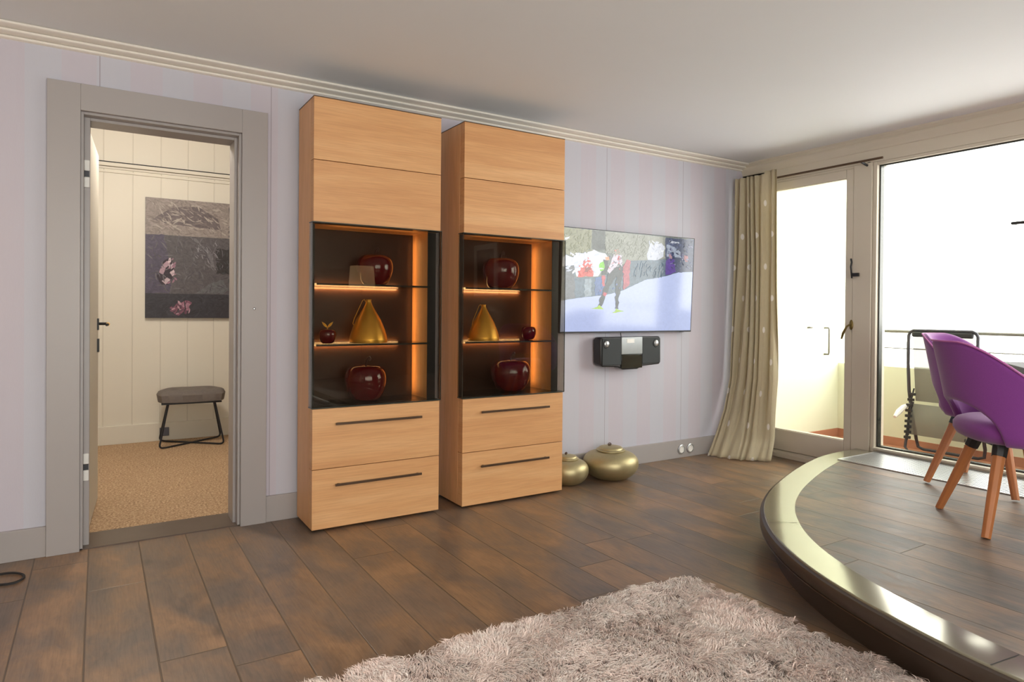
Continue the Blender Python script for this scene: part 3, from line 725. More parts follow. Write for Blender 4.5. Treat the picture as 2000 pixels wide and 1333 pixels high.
# brass pots on the floor
def pot(loc, r, h, label, rz=0):
    t = thing('brass_pot', label, 'pot', loc, rz, 'lidded brass pots on the floor by the wall')
    prof = [(0, 0), (.42*r, 0), (.62*r, .04*h), (.83*r, .16*h), (.96*r, .31*h), (1.0*r, .44*h), (.985*r, .56*h), (.91*r, .67*h), (.77*r, .755*h), (.60*r, .80*h), (.50*r, .82*h), (.47*r, .84*h)]
    P = []
    for (a, b_), (c, d) in zip(prof, prof[1:]):
        for k in range(4): P.append((a+(c-a)*k/4, b_+(d-b_)*k/4))
    P.append(prof[-1])
    for _ in range(4): P = [P[0]]+[((P[i-1][0]+2*P[i][0]+P[i+1][0])/4, (P[i-1][1]+2*P[i][1]+P[i+1][1])/4) for i in range(1, len(P)-1)]+[P[-1]]
    bm = B(); lathe(bm, P, 48); obj('body', bm, 'brass', t)
    bm = B(); lathe(bm, [(.50*r, .825*h), (.52*r, .83*h), (.52*r, .85*h), (.50*r, .865*h), (.44*r, .875*h), (.42*r, .915*h), (.38*r, .935*h), (.18*r, .955*h), (0, .96*h)], 40); lid = obj('lid', bm, 'brass', t)
    bm = B(); q = []
    for k in range(14): a = 2*PI*k/14; q.append((.07*r*math.cos(a), .012, .975*h+.045*r*math.sin(a)+.02*h))
    tube(bm, q, .003, 6, closed=True); lathe(bm, [(0, 0), (.035*r, 0), (.03*r, .04*h), (0, .05*h)], 12, (0, .012, .96*h)); obj('ring', bm, 'bronze', lid)
    return t
pot((-1.575, -.215, 0), .186, .225, 'larger squat brass pot with lid, against the skirting board')
pot((-1.912, -.185, 0), .138, .195, 'smaller squat brass pot half hidden behind the right cabinet', .3)

# ============================================================= TELEVISION
tv = thing('television', 'wall-mounted flat television showing a cross-country ski race', 'television', (-1.895, -.06, .968))
tv.rotation_euler = (R(2.4), 0, 0)
TW, TH = 1.235, .705
bm = B(); box(bm, 0, TW, 0, .035, 0, TH); obj('housing', bm, 'black', tv, bevel=.002)
bm = B(); box(bm, .0, TW, -.004, 0, -.002, .009); box(bm, 0, TW, -.003, 0, TH-.004, TH); box(bm, 0, .004, -.003, 0, 0, TH); box(bm, TW-.004, TW, -.003, 0, 0, TH); box(bm, TW*.905, TW*.935, -.006, 0, -.004, .006); obj('bezel', bm, 'stool_metal', tv)
TVP = [
((118,126,120),[(0,0),(1,0),(1,1),(0,1)]),
((196,208,248),[(0.003,0.308),(0.161,0.343),(0.309,0.367),(0.433,0.417),(0.6,0.531),(0.767,0.581),(0.874,0.629),(1,0.643),(1,0),(0,0)]),
((98,118,134),[(0,0.619),(0.082,0.644),(0.094,0.527),(0.248,0.536),(0.416,0.65),(0.493,0.721),(0.75,0.756),(1,0.792),(1,0.643),(0.874,0.629),(0.767,0.581),(0.6,0.531),(0.433,0.417),(0.309,0.367),(0.161,0.343),(0,0.308)]),
((228,232,246),[(0,0.704),(0.027,0.737),(0.071,0.717),(0.106,0.763),(0.142,0.76),(0.177,0.795),(0.213,0.808),(0.251,0.783),(0.298,0.775),(0.323,0.732),(0.301,0.667),(0.274,0.601),(0.252,0.549),(0.102,0.537),(0.082,0.644),(0,0.625)]),
((112,116,122),[(0,0.619),(0.082,0.64),(0.095,0.329),(0,0.308)]),
((142,142,112),[(0,0.994),(0.199,0.99),(0.196,0.815),(0.141,0.766),(0.105,0.769),(0.071,0.723),(0.027,0.743),(0,0.71)]),
((84,90,90),[(0.199,0.99),(0.292,0.99),(0.297,0.813),(0.25,0.795),(0.204,0.807)]),
((150,152,140),[(0.292,0.99),(0.756,0.983),(0.763,0.771),(0.614,0.738),(0.493,0.721),(0.425,0.677),(0.417,0.792),(0.298,0.781)]),
((212,216,228),[(0.625,0.86),(0.64,0.92),(0.66,0.89),(0.68,0.94),(0.70,0.91),(0.724,0.922),(0.752,0.865),(0.744,0.783),(0.698,0.745),(0.62,0.738),(0.611,0.8)]),
((72,82,112),[(0.756,0.983),(1,0.988),(1,0.643),(0.874,0.629),(0.767,0.581)]),
((160,170,188),[(0.767,0.914),(0.832,0.893),(0.884,0.843),(0.897,0.783),(0.771,0.785)]),
((92,62,150),[(0.767,0.744),(0.804,0.774),(0.837,0.757),(0.852,0.634),(0.809,0.604),(0.766,0.595)]),
((180,140,150),[(0.786,0.814),(0.813,0.823),(0.817,0.769),(0.791,0.767)]),
((35,50,90),[(0.807,0.829),(0.829,0.831),(0.842,0.771),(0.815,0.762)]),
((170,110,120),[(0.918,0.812),(0.946,0.815),(0.949,0.745),(0.921,0.743)]),
((200,205,215),[(0.787,0.955),(0.869,0.948),(0.87,0.929),(0.788,0.933)]),
((80,110,165),[(0.23,0.535),(0.29,0.545),(0.295,0.371),(0.234,0.361)]),
((150,165,175),[(0.157,0.518),(0.202,0.524),(0.207,0.355),(0.161,0.343)]),
((228,84,78),[(0.171,0.738),(0.186,0.708),(0.208,0.635),(0.216,0.544),(0.11,0.533),(0.127,0.628),(0.157,0.699)]),
((150,50,50),[(0.158,0.631),(0.195,0.633),(0.202,0.584),(0.155,0.581)]),
((60,70,75),[(0.285,0.716),(0.319,0.707),(0.318,0.566),(0.277,0.563),(0.283,0.64)]),
((130,218,50),[(0.265,0.683),(0.286,0.697),(0.295,0.66),(0.288,0.609),(0.267,0.598),(0.256,0.638)]),
((232,160,120),[(0.297,0.74),(0.325,0.745),(0.328,0.714),(0.303,0.708)]),
((200,80,95),[(0.277,0.557),(0.299,0.562),(0.306,0.457),(0.286,0.452)]),
((190,92,108),[(0.429,0.651),(0.458,0.731),(0.485,0.72),(0.481,0.472),(0.442,0.424)]),
((60,70,78),[(0.339,0.67),(0.425,0.677),(0.43,0.599),(0.42,0.48),(0.41,0.364),(0.409,0.232),(0.381,0.237),(0.383,0.441),(0.384,0.557),(0.362,0.517),(0.331,0.426),(0.309,0.361),(0.285,0.258),(0.257,0.265),(0.285,0.386),(0.31,0.489),(0.322,0.579)]),
((218,208,220),[(0.357,0.774),(0.417,0.79),(0.424,0.651),(0.396,0.687),(0.378,0.647),(0.333,0.58),(0.314,0.604),(0.342,0.709)]),
((225,130,120),[(0.363,0.813),(0.392,0.826),(0.407,0.798),(0.389,0.77),(0.364,0.781)]),
((205,70,85),[(0.394,0.764),(0.414,0.74),(0.4,0.7),(0.385,0.725)]),
((205,70,95),[(0.294,0.399),(0.32,0.387),(0.309,0.355),(0.29,0.367)]),
((170,210,60),[(0.204,0.234),(0.251,0.25),(0.266,0.271),(0.28,0.255),(0.301,0.228),(0.266,0.23)]),
((170,210,60),[(0.361,0.195),(0.384,0.211),(0.389,0.237),(0.417,0.222),(0.453,0.212),(0.41,0.203)]),
((240,242,250),[(0.012,0.924),(0.029,0.926),(0.033,0.912),(0.058,0.911),(0.04,0.901),(0.056,0.893),(0.034,0.89),(0.029,0.878),(0.013,0.878)]),
]
def flat_picture(name, polys, w, h, parent, em, y0=-.0012, dy=.00006, nz=.34, scale=24., jit=(.002, .006), strokes=()):
    bm = B(); mats = []; rr = random.Random(len(polys))
    for i, (c, p) in enumerate(polys):
        q = []
        us = [a[0] for a in p]; area = (max(us)-min(us)); jj = jit[0] if area > .3 else jit[1]
        for (u0, v0), (u1, v1) in zip(p, p[1:]+p[:1]):
            L_ = math.hypot(u1-u0, v1-v0); m_ = max(1, int(L_/.022))
            nx_, ny_ = (-(v1-v0)/max(L_, 1e-6), (u1-u0)/max(L_, 1e-6))
            for k in range(m_):
                t_ = k/m_; o_ = rr.uniform(-jj, jj) if (k and i) else 0
                q.append((u0+(u1-u0)*t_+nx_*o_, v0+(v1-v0)*t_+ny_*o_))
        f = bm.faces.new([bm.verts.new((max(0, min(1, u))*w, y0-dy*i, max(0, min(1, v))*h)) for u, v in q]); f.material_index = i
        if f.normal.length == 0: f.normal_update()
        mats.append(paint_mat('%s_%d' % (name, i), rgb(*c), em, (nz if (not em or min(c) < 190) else .05), scale))
    yl = y0-dy*len(polys)
    for (u0, u1, v0, v1, n_, cols, ln, wd_, ang, spread) in strokes:
        b0 = len(mats)
        for c in cols: mats.append(paint_mat('%s_s%d' % (name, len(mats)), rgb(*c), em, nz*.5, scale))
        for _ in range(n_):
            u, v = rr.uniform(u0, u1), rr.uniform(v0, v1); a = R(ang)+rr.gauss(0, spread); l_ = ln*rr.uniform(.5, 1.3); ww = wd_*rr.uniform(.5, 1.4); bnd = rr.uniform(-.25, .25)*l_
            pts = [(-.5, -.1), (-.2, -.45), (.2, -.5), (.5, -.05), (.2, .4), (-.25, .5)]
            vv = []
            for x_, z_ in pts:
                X = x_*l_; Z = z_*ww+bnd*(x_*x_)*2
                vv.append(bm.verts.new((max(0, min(1, u+X*math.cos(a)-Z*math.sin(a)))*w, yl-rr.uniform(0, .0004), max(0, min(1, v+X*math.sin(a)+Z*math.cos(a)))*h)))
            f = bm.faces.new(vv); f.material_index = b0+rr.randrange(len(cols))
    for f in bm.faces:
        f.normal_update()
        if f.normal.y > 0: f.normal_flip()
    bmesh.ops.triangulate(bm, faces=bm.faces[:])
    return obj(name, bm, mats, parent, fixn=False)
TVS = [(.0, .19, .78, .98, 60, [(150,150,118),(130,132,102)], .05, .012, 70, .5), (.30, .60, .76, .98, 90, [(160,162,150),(140,143,128)], .05, .012, 70, .5),
       (.03, .30, .58, .76, 40, [(214,220,240),(240,242,250)], .04, .014, 20, .8), (.50, .75, .60, .69, 26, [(108,128,144),(88,106,122)], .10, .012, 86, .08),
       (.62, .75, .75, .93, 26, [(196,202,216),(232,236,244)], .04, .01, 80, .6), (.78, .99, .67, .97, 60, [(52,60,88),(96,106,138),(130,130,160)], .03, .012, 80, .8),
       (.33, .42, .62, .78, 24, [(235,230,240),(200,90,100),(120,110,130)], .025, .010, 60, 1.), (.10, .21, .55, .70, 14, [(240,110,100),(200,66,62)], .03, .012, 80, .4), (.25, .43, .38, .5, 8, [(190,90,100),(96,120,170)], .03, .01, 80, .3)]
sc = flat_picture('screen', TVP, TW, TH, tv, .80, strokes=TVS); sc['label'] = 'screen with a skier on snow in front of a fence and spectators'
bm = B(); box(bm, TW/2-.15, TW/2+.15, .03, .055, .2, .5); obj('wall_bracket', bm, 'black', tv)

# speaker below
sp = thing('wall_speaker', 'dark wall-mounted compact stereo below the television', 'speaker', (-1.298, -.0, .835))
def spk(zs):  # outline in x,z
    return zs
bm = B()
out = [(-.285, .085), (-.27, .105), (.265, .105), (.283, .088), (.285, -.085), (.27, -.10), (.11, -.108), (.06, -.128), (-.075, -.128), (-.125, -.108), (-.26, -.102), (-.282, -.085)]
fr = [bm.verts.new((x, -.105, z)) for x, z in out]; bk = [bm.verts.new((x*.97, -.02, z*.95)) for x, z in out]
bm.faces.new(fr); bm.faces.new(list(reversed(bk)))
for k in range(len(out)): bm.faces.new((fr[k], bk[k], bk[(k+1) % len(out)], fr[(k+1) % len(out)]))
obj('housing', bm, 'black', sp, bevel=.008)
for x0, x1 in ((-.268, -.098), (.098, .268)):
    bm = B(); box(bm, x0, x1, -.111, -.104, -.09, .093); obj('speaker_grille', bm, 'speaker', sp, bevel=.006)
    bm = B(); cx = -.232 if x0 < 0 else .232
    lathe(bm, [(0, 0), (.021, 0), (.021, .003), (.012, .008), (0, .009)], 24); 
    for v in bm.verts: v.co = Vector((cx+v.co.x, -.112-v.co.z, .055+v.co.y))
    o = obj('tweeter', bm, 'silver', sp); o['label'] = 'silver tweeter dome'
    bm = B(); q = [(cx+.027*math.cos(2*PI*k/24), -.112, .055+.027*math.sin(2*PI*k/24)) for k in range(24)]; tube(bm, q, .004, 6, closed=True); obj('tweeter_ring', bm, 'black', sp)
bm = B(); box(bm, -.098, .098, -.113, -.104, -.02, .102); o = obj('display', bm, 'screen_silver', sp, bevel=.003); o['label'] = 'silver display panel'
bm = B(); box(bm, -.098, .098, -.112, -.104, -.118, -.021); o = obj('dock', bm, plain('gloss_black', rgb(14, 14, 15), .06), sp, bevel=.003); o['label'] = 'glossy black lower panel'
bm = B(); box(bm, -.05, .02, -.1138, -.113, .06, .088); obj('badge', bm, 'white', sp)
bm = B(); tube(bm, [(-.03, -.03, .10), (-.032, -.02, .15)], .003, 6); obj('cable', bm, 'cable', sp)
bm = B(); box(bm, -.08, .08, -.022, 0, -.05, .05); obj('wall_mount', bm, 'black', sp)
# round sockets on the skirting
def socket(x, label):
    t = thing('wall_socket', label, 'socket', (x, -.016, .064), 0, 'round sockets on the skirting board')
    bm = B(); lathe(bm, [(0, 0), (.036, 0), (.037, .006), (.031, .010), (.029, .010), (.027, .003), (0, .003)], 28)
    for v in bm.verts: v.co = Vector((v.co.x, -v.co.z, v.co.y))
    obj('cover', bm, 'silver', t)
    bm = B(); lathe(bm, [(.0, .004), (.018, .004), (.020, .007), (.025, .008), (.027, .004)], 24)
    for v in bm.verts: v.co = Vector((v.co.x, -v.co.z, v.co.y))
    obj('insert', bm, 'white', t)
socket(-.70, 'left of the two round white sockets on the skirting board'); socket(-.605, 'right of the two round white sockets on the skirting board')

# ============================================================= CURTAIN
RODX = -.085
rod = thing('curtain_rod', 'dark bronze curtain rod above the balcony door', 'curtain rod', (RODX, -.02, 2.150))
bm = B(); tube(bm, [(0, 0, .0), (0, -1.165, -.0)], .008, 10); obj('rod', bm, 'bronze', rod)
bm = B(); tube(bm, [(0, -1.02, -.003), (.085, -1.02, -.02)], .008, 8); obj('bracket', bm, 'stool_metal', rod)
bm = B(); lathe(bm, [(0, 0), (.024, 0), (.026, .004), (.022, .01), (0, .012)], 20)
for v in bm.verts: v.co = Vector((.085-v.co.z, -1.03+v.co.x, -.02+v.co.y))
obj('bracket_rose', bm, 'stool_metal', rod)
cur = None
def curtain():
    nu, nz = 220, 80; H = 2.185
    # left/right edges by height (x, y)
    keys = [(2.185, (-.135, -.045), (-.115, -.415)), (1.6, (-.145, -.06), (-.10, -.415)), (1.1, (-.165, -.06), (-.10, -.42)), (.6, (-.19, -.06), (-.105, -.42)),
            (.35, (-.262, -.06), (-.115, -.415)), (.15, (-.365, -.06), (-.13, -.42)), (.004, (-.47, -.075), (-.225, -.46))]
    def edge(z):
        for (z0, l0, r0), (z1, l1, r1) in zip(keys, keys[1:]):
            if z >= z1-1e-6:
                t = (z0-z)/(z0-z1); return (Vector(l0).lerp(Vector(l1), t), Vector(r0).lerp(Vector(r1), t))
        return Vector(keys[-1][1]), Vector(keys[-1][2])
    bm = B(); uvl = bm.loops.layers.uv.new('uv'); rows = []
    rr = random.Random(5); NP = 7
    ph = [rr.uniform(-.35, .35) for _ in range(NP*2+2)]; am = [rr.uniform(.7, 1.2) for _ in range(NP*2+2)]
    for j in range(nz+1):
        q = j/nz; z = H*(1-q)+.004*q; L_, R_ = edge(z)
        row = []
        tng = (R_-L_); ln = tng.length; tng = tng/ln; nrm = Vector((tng.y, -tng.x))   # toward camera side
        if nrm.x > 0: nrm = -nrm
        low = max(0, 1-z/.9)
        for i in range(nu+1):
            s = i/nu
            k = (s**.85)*NP+.30*math.sin(s*11+z*.8)+.16*math.sin(z*2.1+s*5)+.1*math.sin(s*23-z)
            kk = int(s*NP*2*.999); A = .026*(1-.6*low)*(am[kk]+am[kk+1])*.5
            A *= (.55+.45*min(1, q*5))
            w = math.sin(2*PI*k+ph[3]*math.sin(z*1.7)); w2 = math.sin(4*PI*k+1+z)*.22
            d = A*(w+w2)+.006*math.sin(s*40+z*6)*low
            # belly of the flare
            p = L_+tng*(s*ln)+nrm*(d+.05*math.sin(PI*s)*low+.012)
            zz = z
            if s > .72 and j < 4: zz = z+.022*(1-j/4)
            if j == nz: zz = .004+.006*abs(math.sin(s*17))
            row.append(bm.verts.new((min(p.x, -.02), min(p.y, -.02), zz)))
        rows.append(row)
    for j in range(nz):
        for i in range(nu):
            f = bm.faces.new((rows[j][i], rows[j][i+1], rows[j+1][i+1], rows[j+1][i])); f.smooth = True
            for lp, (a, b_) in zip(f.loops, ((i, j), (i+1, j), (i+1, j+1), (i, j+1))): lp[uvl].uv = (a/nu*1.06, (1-b_/nz)*H)
    o = obj('curtain', bm, 'curtain', fixn=False); md = o.modifiers.new('s', 'SOLIDIFY'); md.thickness = .0025
    return tag(o, 'long olive-beige linen curtain with white dots hanging beside the balcony door', 'curtain')
curtain()

# ============================================================= ARMCHAIRS
def armchair(loc, rz, label):
    """local +y = front, origin on the floor"""
    t = thing('dining_armchair', label, 'chair', loc, rz, 'purple armchairs on the podium')
    NA, NZ_ = 72, 22
    def rim(a):   # a: angle from back centre (0) to front (±)
        q = min(1, max(0, (abs(a)-R(22))/R(82))); q = q*q*(3-2*q)
        return .815-.225*q
    def low(a):
        q = min(1, abs(a)/R(52))
        return .385+.175*math.sqrt(max(0, 1-q**2.2)) if q < 1 else .385
    AM = R(128)
    def pos(a, z):
        # plan: rounded U, back leaning out with height
        hgt = (z-.40)/.41
        lean = .085*max(0, hgt)**1.1*max(0, math.cos(a*.8))
        flare = .035*max(0, hgt)
        ry = .235+lean; rx = .262+flare
        x = rx*math.sin(a); yy = -ry*math.cos(a)
        ca = math.cos(a)
        if ca < 0: yy = .235*(-ca)*1.05; x = rx*(1-.10*ca*ca)*math.copysign(1, math.sin(a))*max(.0, abs(math.sin(a)))**.35
        if z < .42: k = max(.72, 1-(.42-z)*1.5); x *= k; yy *= k
        return Vector((x, yy, z))
    bm = B(); rings = []
    TH_ = .038
    for i in range(NA+1):
        a = -AM+2*AM*i/NA; z0, z1 = low(a), rim(a); ring = []
        e = 1e-3
        def pt(z, inn):
            p = pos(a, z); tx = pos(a+e, z)-pos(a-e, z); n_ = Vector((-tx.y, tx.x, 0)).normalized()
            if n_.dot(Vector((0, .02, 0))-Vector((p.x, p.y, 0))) < 0: n_ = -n_
            return p+n_*inn
        for k in range(NZ_+1): ring.append(pt(z0+(z1-z0)*k/NZ_, 0 if 0 < k < NZ_ else .006))
        ring.append(pt(z1+.006, TH_*.5))
        for k in range(NZ_, -1, -1): ring.append(pt(z0+(z1-z0)*k/NZ_, TH_ if 0 < k < NZ_ else TH_-.006))
        ring.append(pt(z0-.006, TH_*.5))
        rings.append(ring)
    v = loft(bm, rings, closed_ring=True); bm.faces.new(v[0]); bm.faces.new(list(reversed(v[-1])))
    obj('shell', bm, 'purple', t)
    # piping along the rim (outer edge)
    bm = B(); pts = []
    for i in range(2, NA-1):
        a = -AM+2*AM*i/NA; p = pos(a, rim(a)); pts.append(p+Vector((0, 0, .004))+Vector((p.x, p.y, 0)).normalized()*(.001))
    tube(bm, pts, .0045, 6); o = obj('piping', bm, 'purple_pipe', t)
    # seat cushion
    bm = B(); prof = [(0, .375), (.15, .375), (.195, .38), (.228, .395), (.243, .42), (.243, .445), (.228, .465), (.195, .478), (.12, .486), (0, .49)]
    rings = []
    for r, z in prof:
        if r == 0: r = .001
        rings.append([((r)*math.copysign(abs(math.cos(b_))**.8, math.cos(b_))*.93, (r)*math.copysign(abs(math.sin(b_))**.8, math.sin(b_))*.95+.012, z) for b_ in [2*PI*k/48 for k in range(48)]])
    loft(bm, rings, closed_ring=True); obj('seat', bm, 'purple', t)
    for sx, sy in ((-1, -1), (1, -1), (-1, 1), (1, 1)):
        bm = B(); top = Vector((sx*.105, sy*.105, .375)); foot = Vector((sx*.218, sy*.21, .0)); d = (top-foot)
        pts = [foot, foot+d*.5, top]
        tube(bm, pts, .02, 8, rads=[.0185, .0225, .026])
        for f in bm.faces: f.smooth = False
        for vv in bm.verts: vv.co.z = max(vv.co.z, 0)
        obj('leg', bm, 'leg_wood', t, bevel=.002)
        bm = B(); tube(bm, [foot+d*.87, foot+d*1.03], .029, 8, rads=[.0285, .031])
        for f in bm.faces: f.smooth = False
        o = obj('leg_bracket', bm, 'black', t); o['label'] = 'black leg bracket'
    bm = B(); box(bm, -.13, .13, -.13, .13, .368, .39); obj('base_plate', bm, 'black', t)
    return t
MT['purple_pipe'] = plain('purple_piping', rgb(190, 110, 176), .7)
ch1 = armchair((-1.03, -2.30, PZ), R(-43-90), 'purple upholstered armchair at the front of the podium, nearest the camera')
ch2 = copy_tree(ch1); ch2.location = (-.36, -1.93, PZ+.006); ch2.rotation_euler = (0, 0, R(180)); ch2['label'] = 'purple upholstered armchair by the window, mostly hidden behind the nearer one'

# ============================================================= NEXT ROOM: stool, painting, socket
st = thing('footstool', 'grey tufted footstool on thin black bent legs on the beige carpet', 'stool', (-3.83, 2.40, 0), R(-4))
def stool():
    bm = B(); nx, ny = 40, 20; a_, b_ = .255, .165; top = []; bot = []
    for i in range(nx+1):
        rt, rb = [], []
        for j in range(ny+1):
            u, v = 2*i/nx-1, 2*j/ny-1
            # squircle map
            x = a_*u*math.sqrt(1-.25*v*v); y = b_*v*math.sqrt(1-.25*u*u)
            e = (1-abs(u)**6)*(1-abs(v)**4); h = .405+.045*max(0, e)**.5
            for bx, by in ((-.13, -.055), (.0, .05), (.13, -.055), (-.2, .06), (.2, .06)): h -= .022*math.exp(-((x-bx)**2+(y-by)**2)/.0009)
            rt.append(bm.verts.new((x, y, h+.012))); rb.append(bm.verts.new((x*.96, y*.96, .352+.008*(1-max(0, e)))))
        top.append(rt); bot.append(rb)
    for G, s in ((top, 0), (bot, 1)):
        for i in range(nx):
            for j in range(ny):
                q = (G[i][j], G[i+1][j], G[i+1][j+1], G[i][j+1]); f = bm.faces.new(q if not s else q[::-1]); f.smooth = True
    bd = [(i, 0) for i in range(nx)]+[(nx, j) for j in range(ny)]+[(i, ny) for i in range(nx, 0, -1)]+[(0, j) for j in range(ny, 0, -1)]
    for k in range(len(bd)):
        a, b2 = bd[k], bd[(k+1) % len(bd)]
        f = bm.faces.new((top[a[0]][a[1]], bot[a[0]][a[1]], bot[b2[0]][b2[1]], top[b2[0]][b2[1]])); f.smooth = True
    s_ = obj('seat', bm, 'stool', st)
    bm = B(); box(bm, -.22, .22, -.12, .12, .342, .356); obj('seat_board', bm, 'black', st, bevel=.004)
    # two crossing bent rods
    for s in (-1, 1):
        T0, T1 = Vector((-.17, .09*s, .344)), Vector((.17, -.09*s, .344)); F0, F1 = Vector((-.235, .185*s, .009)), Vector((.235, -.185*s, .009))
        z = .0 if s < 0 else .0
        pts = [T0]+[T0.lerp(F0, q) for q in (.5, .9)]
        d0 = (F1-F0).normalized()
        for k in range(1, 5):
            q = k/5; a = T0.lerp(F0, .9); c = F0+d0*.05; pts.append(a*(1-q)**2+F0*2*q*(1-q)+c*q*q)
        pts += [F0+d0*.05, F1-d0*.05]
        for k in range(1, 5):
            q = k/5; a = F1-d0*.05; c = T1.lerp(F1, .9); pts.append(a*(1-q)**2+F1*2*q*(1-q)+c*q*q)
        pts += [T1.lerp(F1, .9), T1.lerp(F1, .5), T1]
        if s > 0: pts = [Vector((p.x, p.y, p.z+(.012 if p.z < .05 and abs(p.x) < .1 else 0))) for p in pts]
        bm = B(); tube(bm, pts, .007, 8); obj('leg_frame', bm, 'stool_metal', st)
stool()
bm = B(); box(bm, -.035, .035, -.010, 0, -.035, .035); o = obj('wall_socket', bm, plain('dark_socket', rgb(96, 96, 106), .4), bevel=.003); o.location = (-4.01, RY-.018, .075)
tag(o, 'dark square socket on the skirting board behind the footstool', 'socket')
pt = thing('painting', 'square abstract canvas in greys and black on the cream wall of the next room', 'painting', (-4.155, RY-.03, 1.03))
bm = B(); box(bm, 0, 1.0, 0, .029, 0, 1.0); obj('canvas', bm, 'black', pt)
PP = [
((84,80,82),[(0,0),(1,0),(1,1),(0,1)]),
((138,128,122),[(0,.695),(.645,.695),(.645,1),(0,1)]),
((100,90,90),[(.05,.82),(.2,.93),(.4,.95),(.55,.86),(.58,.76),(.35,.78),(.15,.79)]),
((128,122,116),[(.85,.69),(1,.69),(1,1),(.85,1)]),
((78,72,88),[(0,.205),(.17,.205),(.2,.35),(.17,.5),(.14,.695),(0,.695)]),
((110,106,110),[(.33,.69),(.38,.68),(.50,.56),(.53,.44),(.50,.44),(.47,.55),(.40,.64)]),
((96,96,98),[(.38,.21),(.6,.21),(.64,.25),(.6,.33),(.5,.3)]),
((46,50,56),[(.645,.205),(.85,.205),(.85,1),(.645,1)]),
((56,60,66),[(.655,.205),(.85,.205),(.85,.60),(.645,.60)]),
((48,44,44),[(.54,.385),(.645,.38),(.645,.60),(.54,.60)]),
((36,38,42),[(.7,.39),(.84,.38),(.86,.58),(.7,.59)]),
((50,48,54),[(0,0),(.645,0),(.645,.205),(0,.205)]),
((58,58,64),[(.645,0),(.84,0),(.84,.205),(.645,.205)]),
((150,150,152),[(.84,0),(1,0),(1,.205),(.84,.205)]),
((48,36,46),[(.08,.35),(.13,.47),(.17,.50),(.21,.46),(.22,.38),(.17,.28),(.12,.28)]),
((168,140,150),[(.10,.38),(.13,.45),(.16,.48),(.19,.46),(.15,.42),(.13,.36)]),
((196,176,184),[(.17,.44),(.20,.47),(.21,.43),(.19,.41)]),
((190,168,176),[(.18,.38),(.21,.41),(.22,.37),(.20,.35)]),
((186,166,172),[(.12,.31),(.16,.34),(.19,.32),(.15,.28)]),
((120,76,92),[(.18,.06),(.23,.12),(.30,.15),(.35,.13),(.32,.07),(.25,.02)]),
((160,120,134),[(.27,.10),(.30,.14),(.34,.12),(.31,.08)]),
]
PS = [(.02, .62, .71, .98, 150, [(150,140,132),(122,110,106),(166,156,146)], .07, .010, 150, .5), (.86, .99, .71, .98, 30, [(142,136,130),(112,106,100)], .06, .010, 70, .5),
      (.02, .60, .22, .68, 130, [(92,88,92),(76,72,78),(104,100,104)], .07, .009, 110, .7), (.66, .84, .22, .98, 50, [(52,58,64),(42,46,50)], .08, .012, 90, .4),
      (.56, .84, .38, .58, 60, [(34,34,36),(62,64,66)], .04, .008, 30, 1.2), (.03, .60, .02, .19, 60, [(60,58,64),(42,40,44)], .07, .010, 30, .6),
      (.15, .24, .28, .50, 16, [(206,186,192),(60,44,54),(150,110,126)], .035, .016, 60, 1.), (.18, .34, .03, .14, 16, [(150,104,120),(98,60,76),(176,140,150)], .04, .016, 50, .9),
      (.85, .99, .01, .19, 50, [(180,180,182),(120,120,122),(206,206,208)], .06, .006, 86, .3), (.38, .54, .42, .66, 22, [(140,138,142),(118,114,118)], .05, .006, 120, .4)]
flat_picture('painted_face', PP, 1.0, 1.0, pt, 0., y0=-.001, nz=.38, scale=22., jit=(.0015, .008), strokes=PS)

# cable on the floor at the left edge
bm = B(); q = [(-5.3, -.10, .006), (-5.0, -.16, .006), (-4.87, -.17, .006), (-4.79, -.175, .006), (-4.745, -.215, .006), (-4.735, -.265, .006), (-4.76, -.305, .006), (-4.81, -.30, .006), (-4.87, -.25, .006), (-4.93, -.19, .012)]
P3 = [Vector(p) for p in q]; pts = []
for i in range(len(P3)-1):
    a = P3[max(i-1, 0)]; b_ = P3[i]; c = P3[i+1]; d = P3[min(i+2, len(P3)-1)]
    for k in range(6):
        t_ = k/6; pts.append(.5*((2*b_)+(c-a)*t_+(2*a-5*b_+4*c-d)*t_*t_+(3*b_-a-3*c+d)*t_**3))
tube(bm, pts, .005, 6); tag(obj('power_cable', bm, 'cable'), 'loop of black cable on the floor at the left edge', 'cable')

# lamps outside the frame; the left-wall one is added fill
def floor_lamp(loc, label, power):
    t = thing('floor_lamp', label, 'lamp', loc)
    bm = B(); lathe(bm, [(0, 0), (.14, 0), (.14, .012), (.02, .02), (0, .02)], 32); obj('base', bm, 'stool_metal', t)
    bm = B(); tube(bm, [(0, 0, .015), (0, 0, 1.32)], .01, 10); obj('pole', bm, 'stool_metal', t)
    bm = B(); lathe(bm, [(.17, 1.22), (.15, 1.5)], 36); o = obj('lamp_shade', bm, 'shade', t); o.modifiers.new('s', 'SOLIDIFY').thickness = .003
    l = add_light('bulb', 'POINT', (0, 0, 1.36), power, (1, .62, .32), shadow_soft_size=.05); l.parent = t
floor_lamp((-1.6, -5.3, PZ), 'floor lamp with warm glowing shade behind the camera', 7)
floor_lamp((-5.35, -.45, 0), 'floor lamp with warm glowing shade left of the doorway', .8)
floor_lamp((-5.9, -3.4, 0), 'added fill lamp with glowing shade at the left wall behind the camera', 32)  # unseen lamp, added to brighten the cabinets' left sides
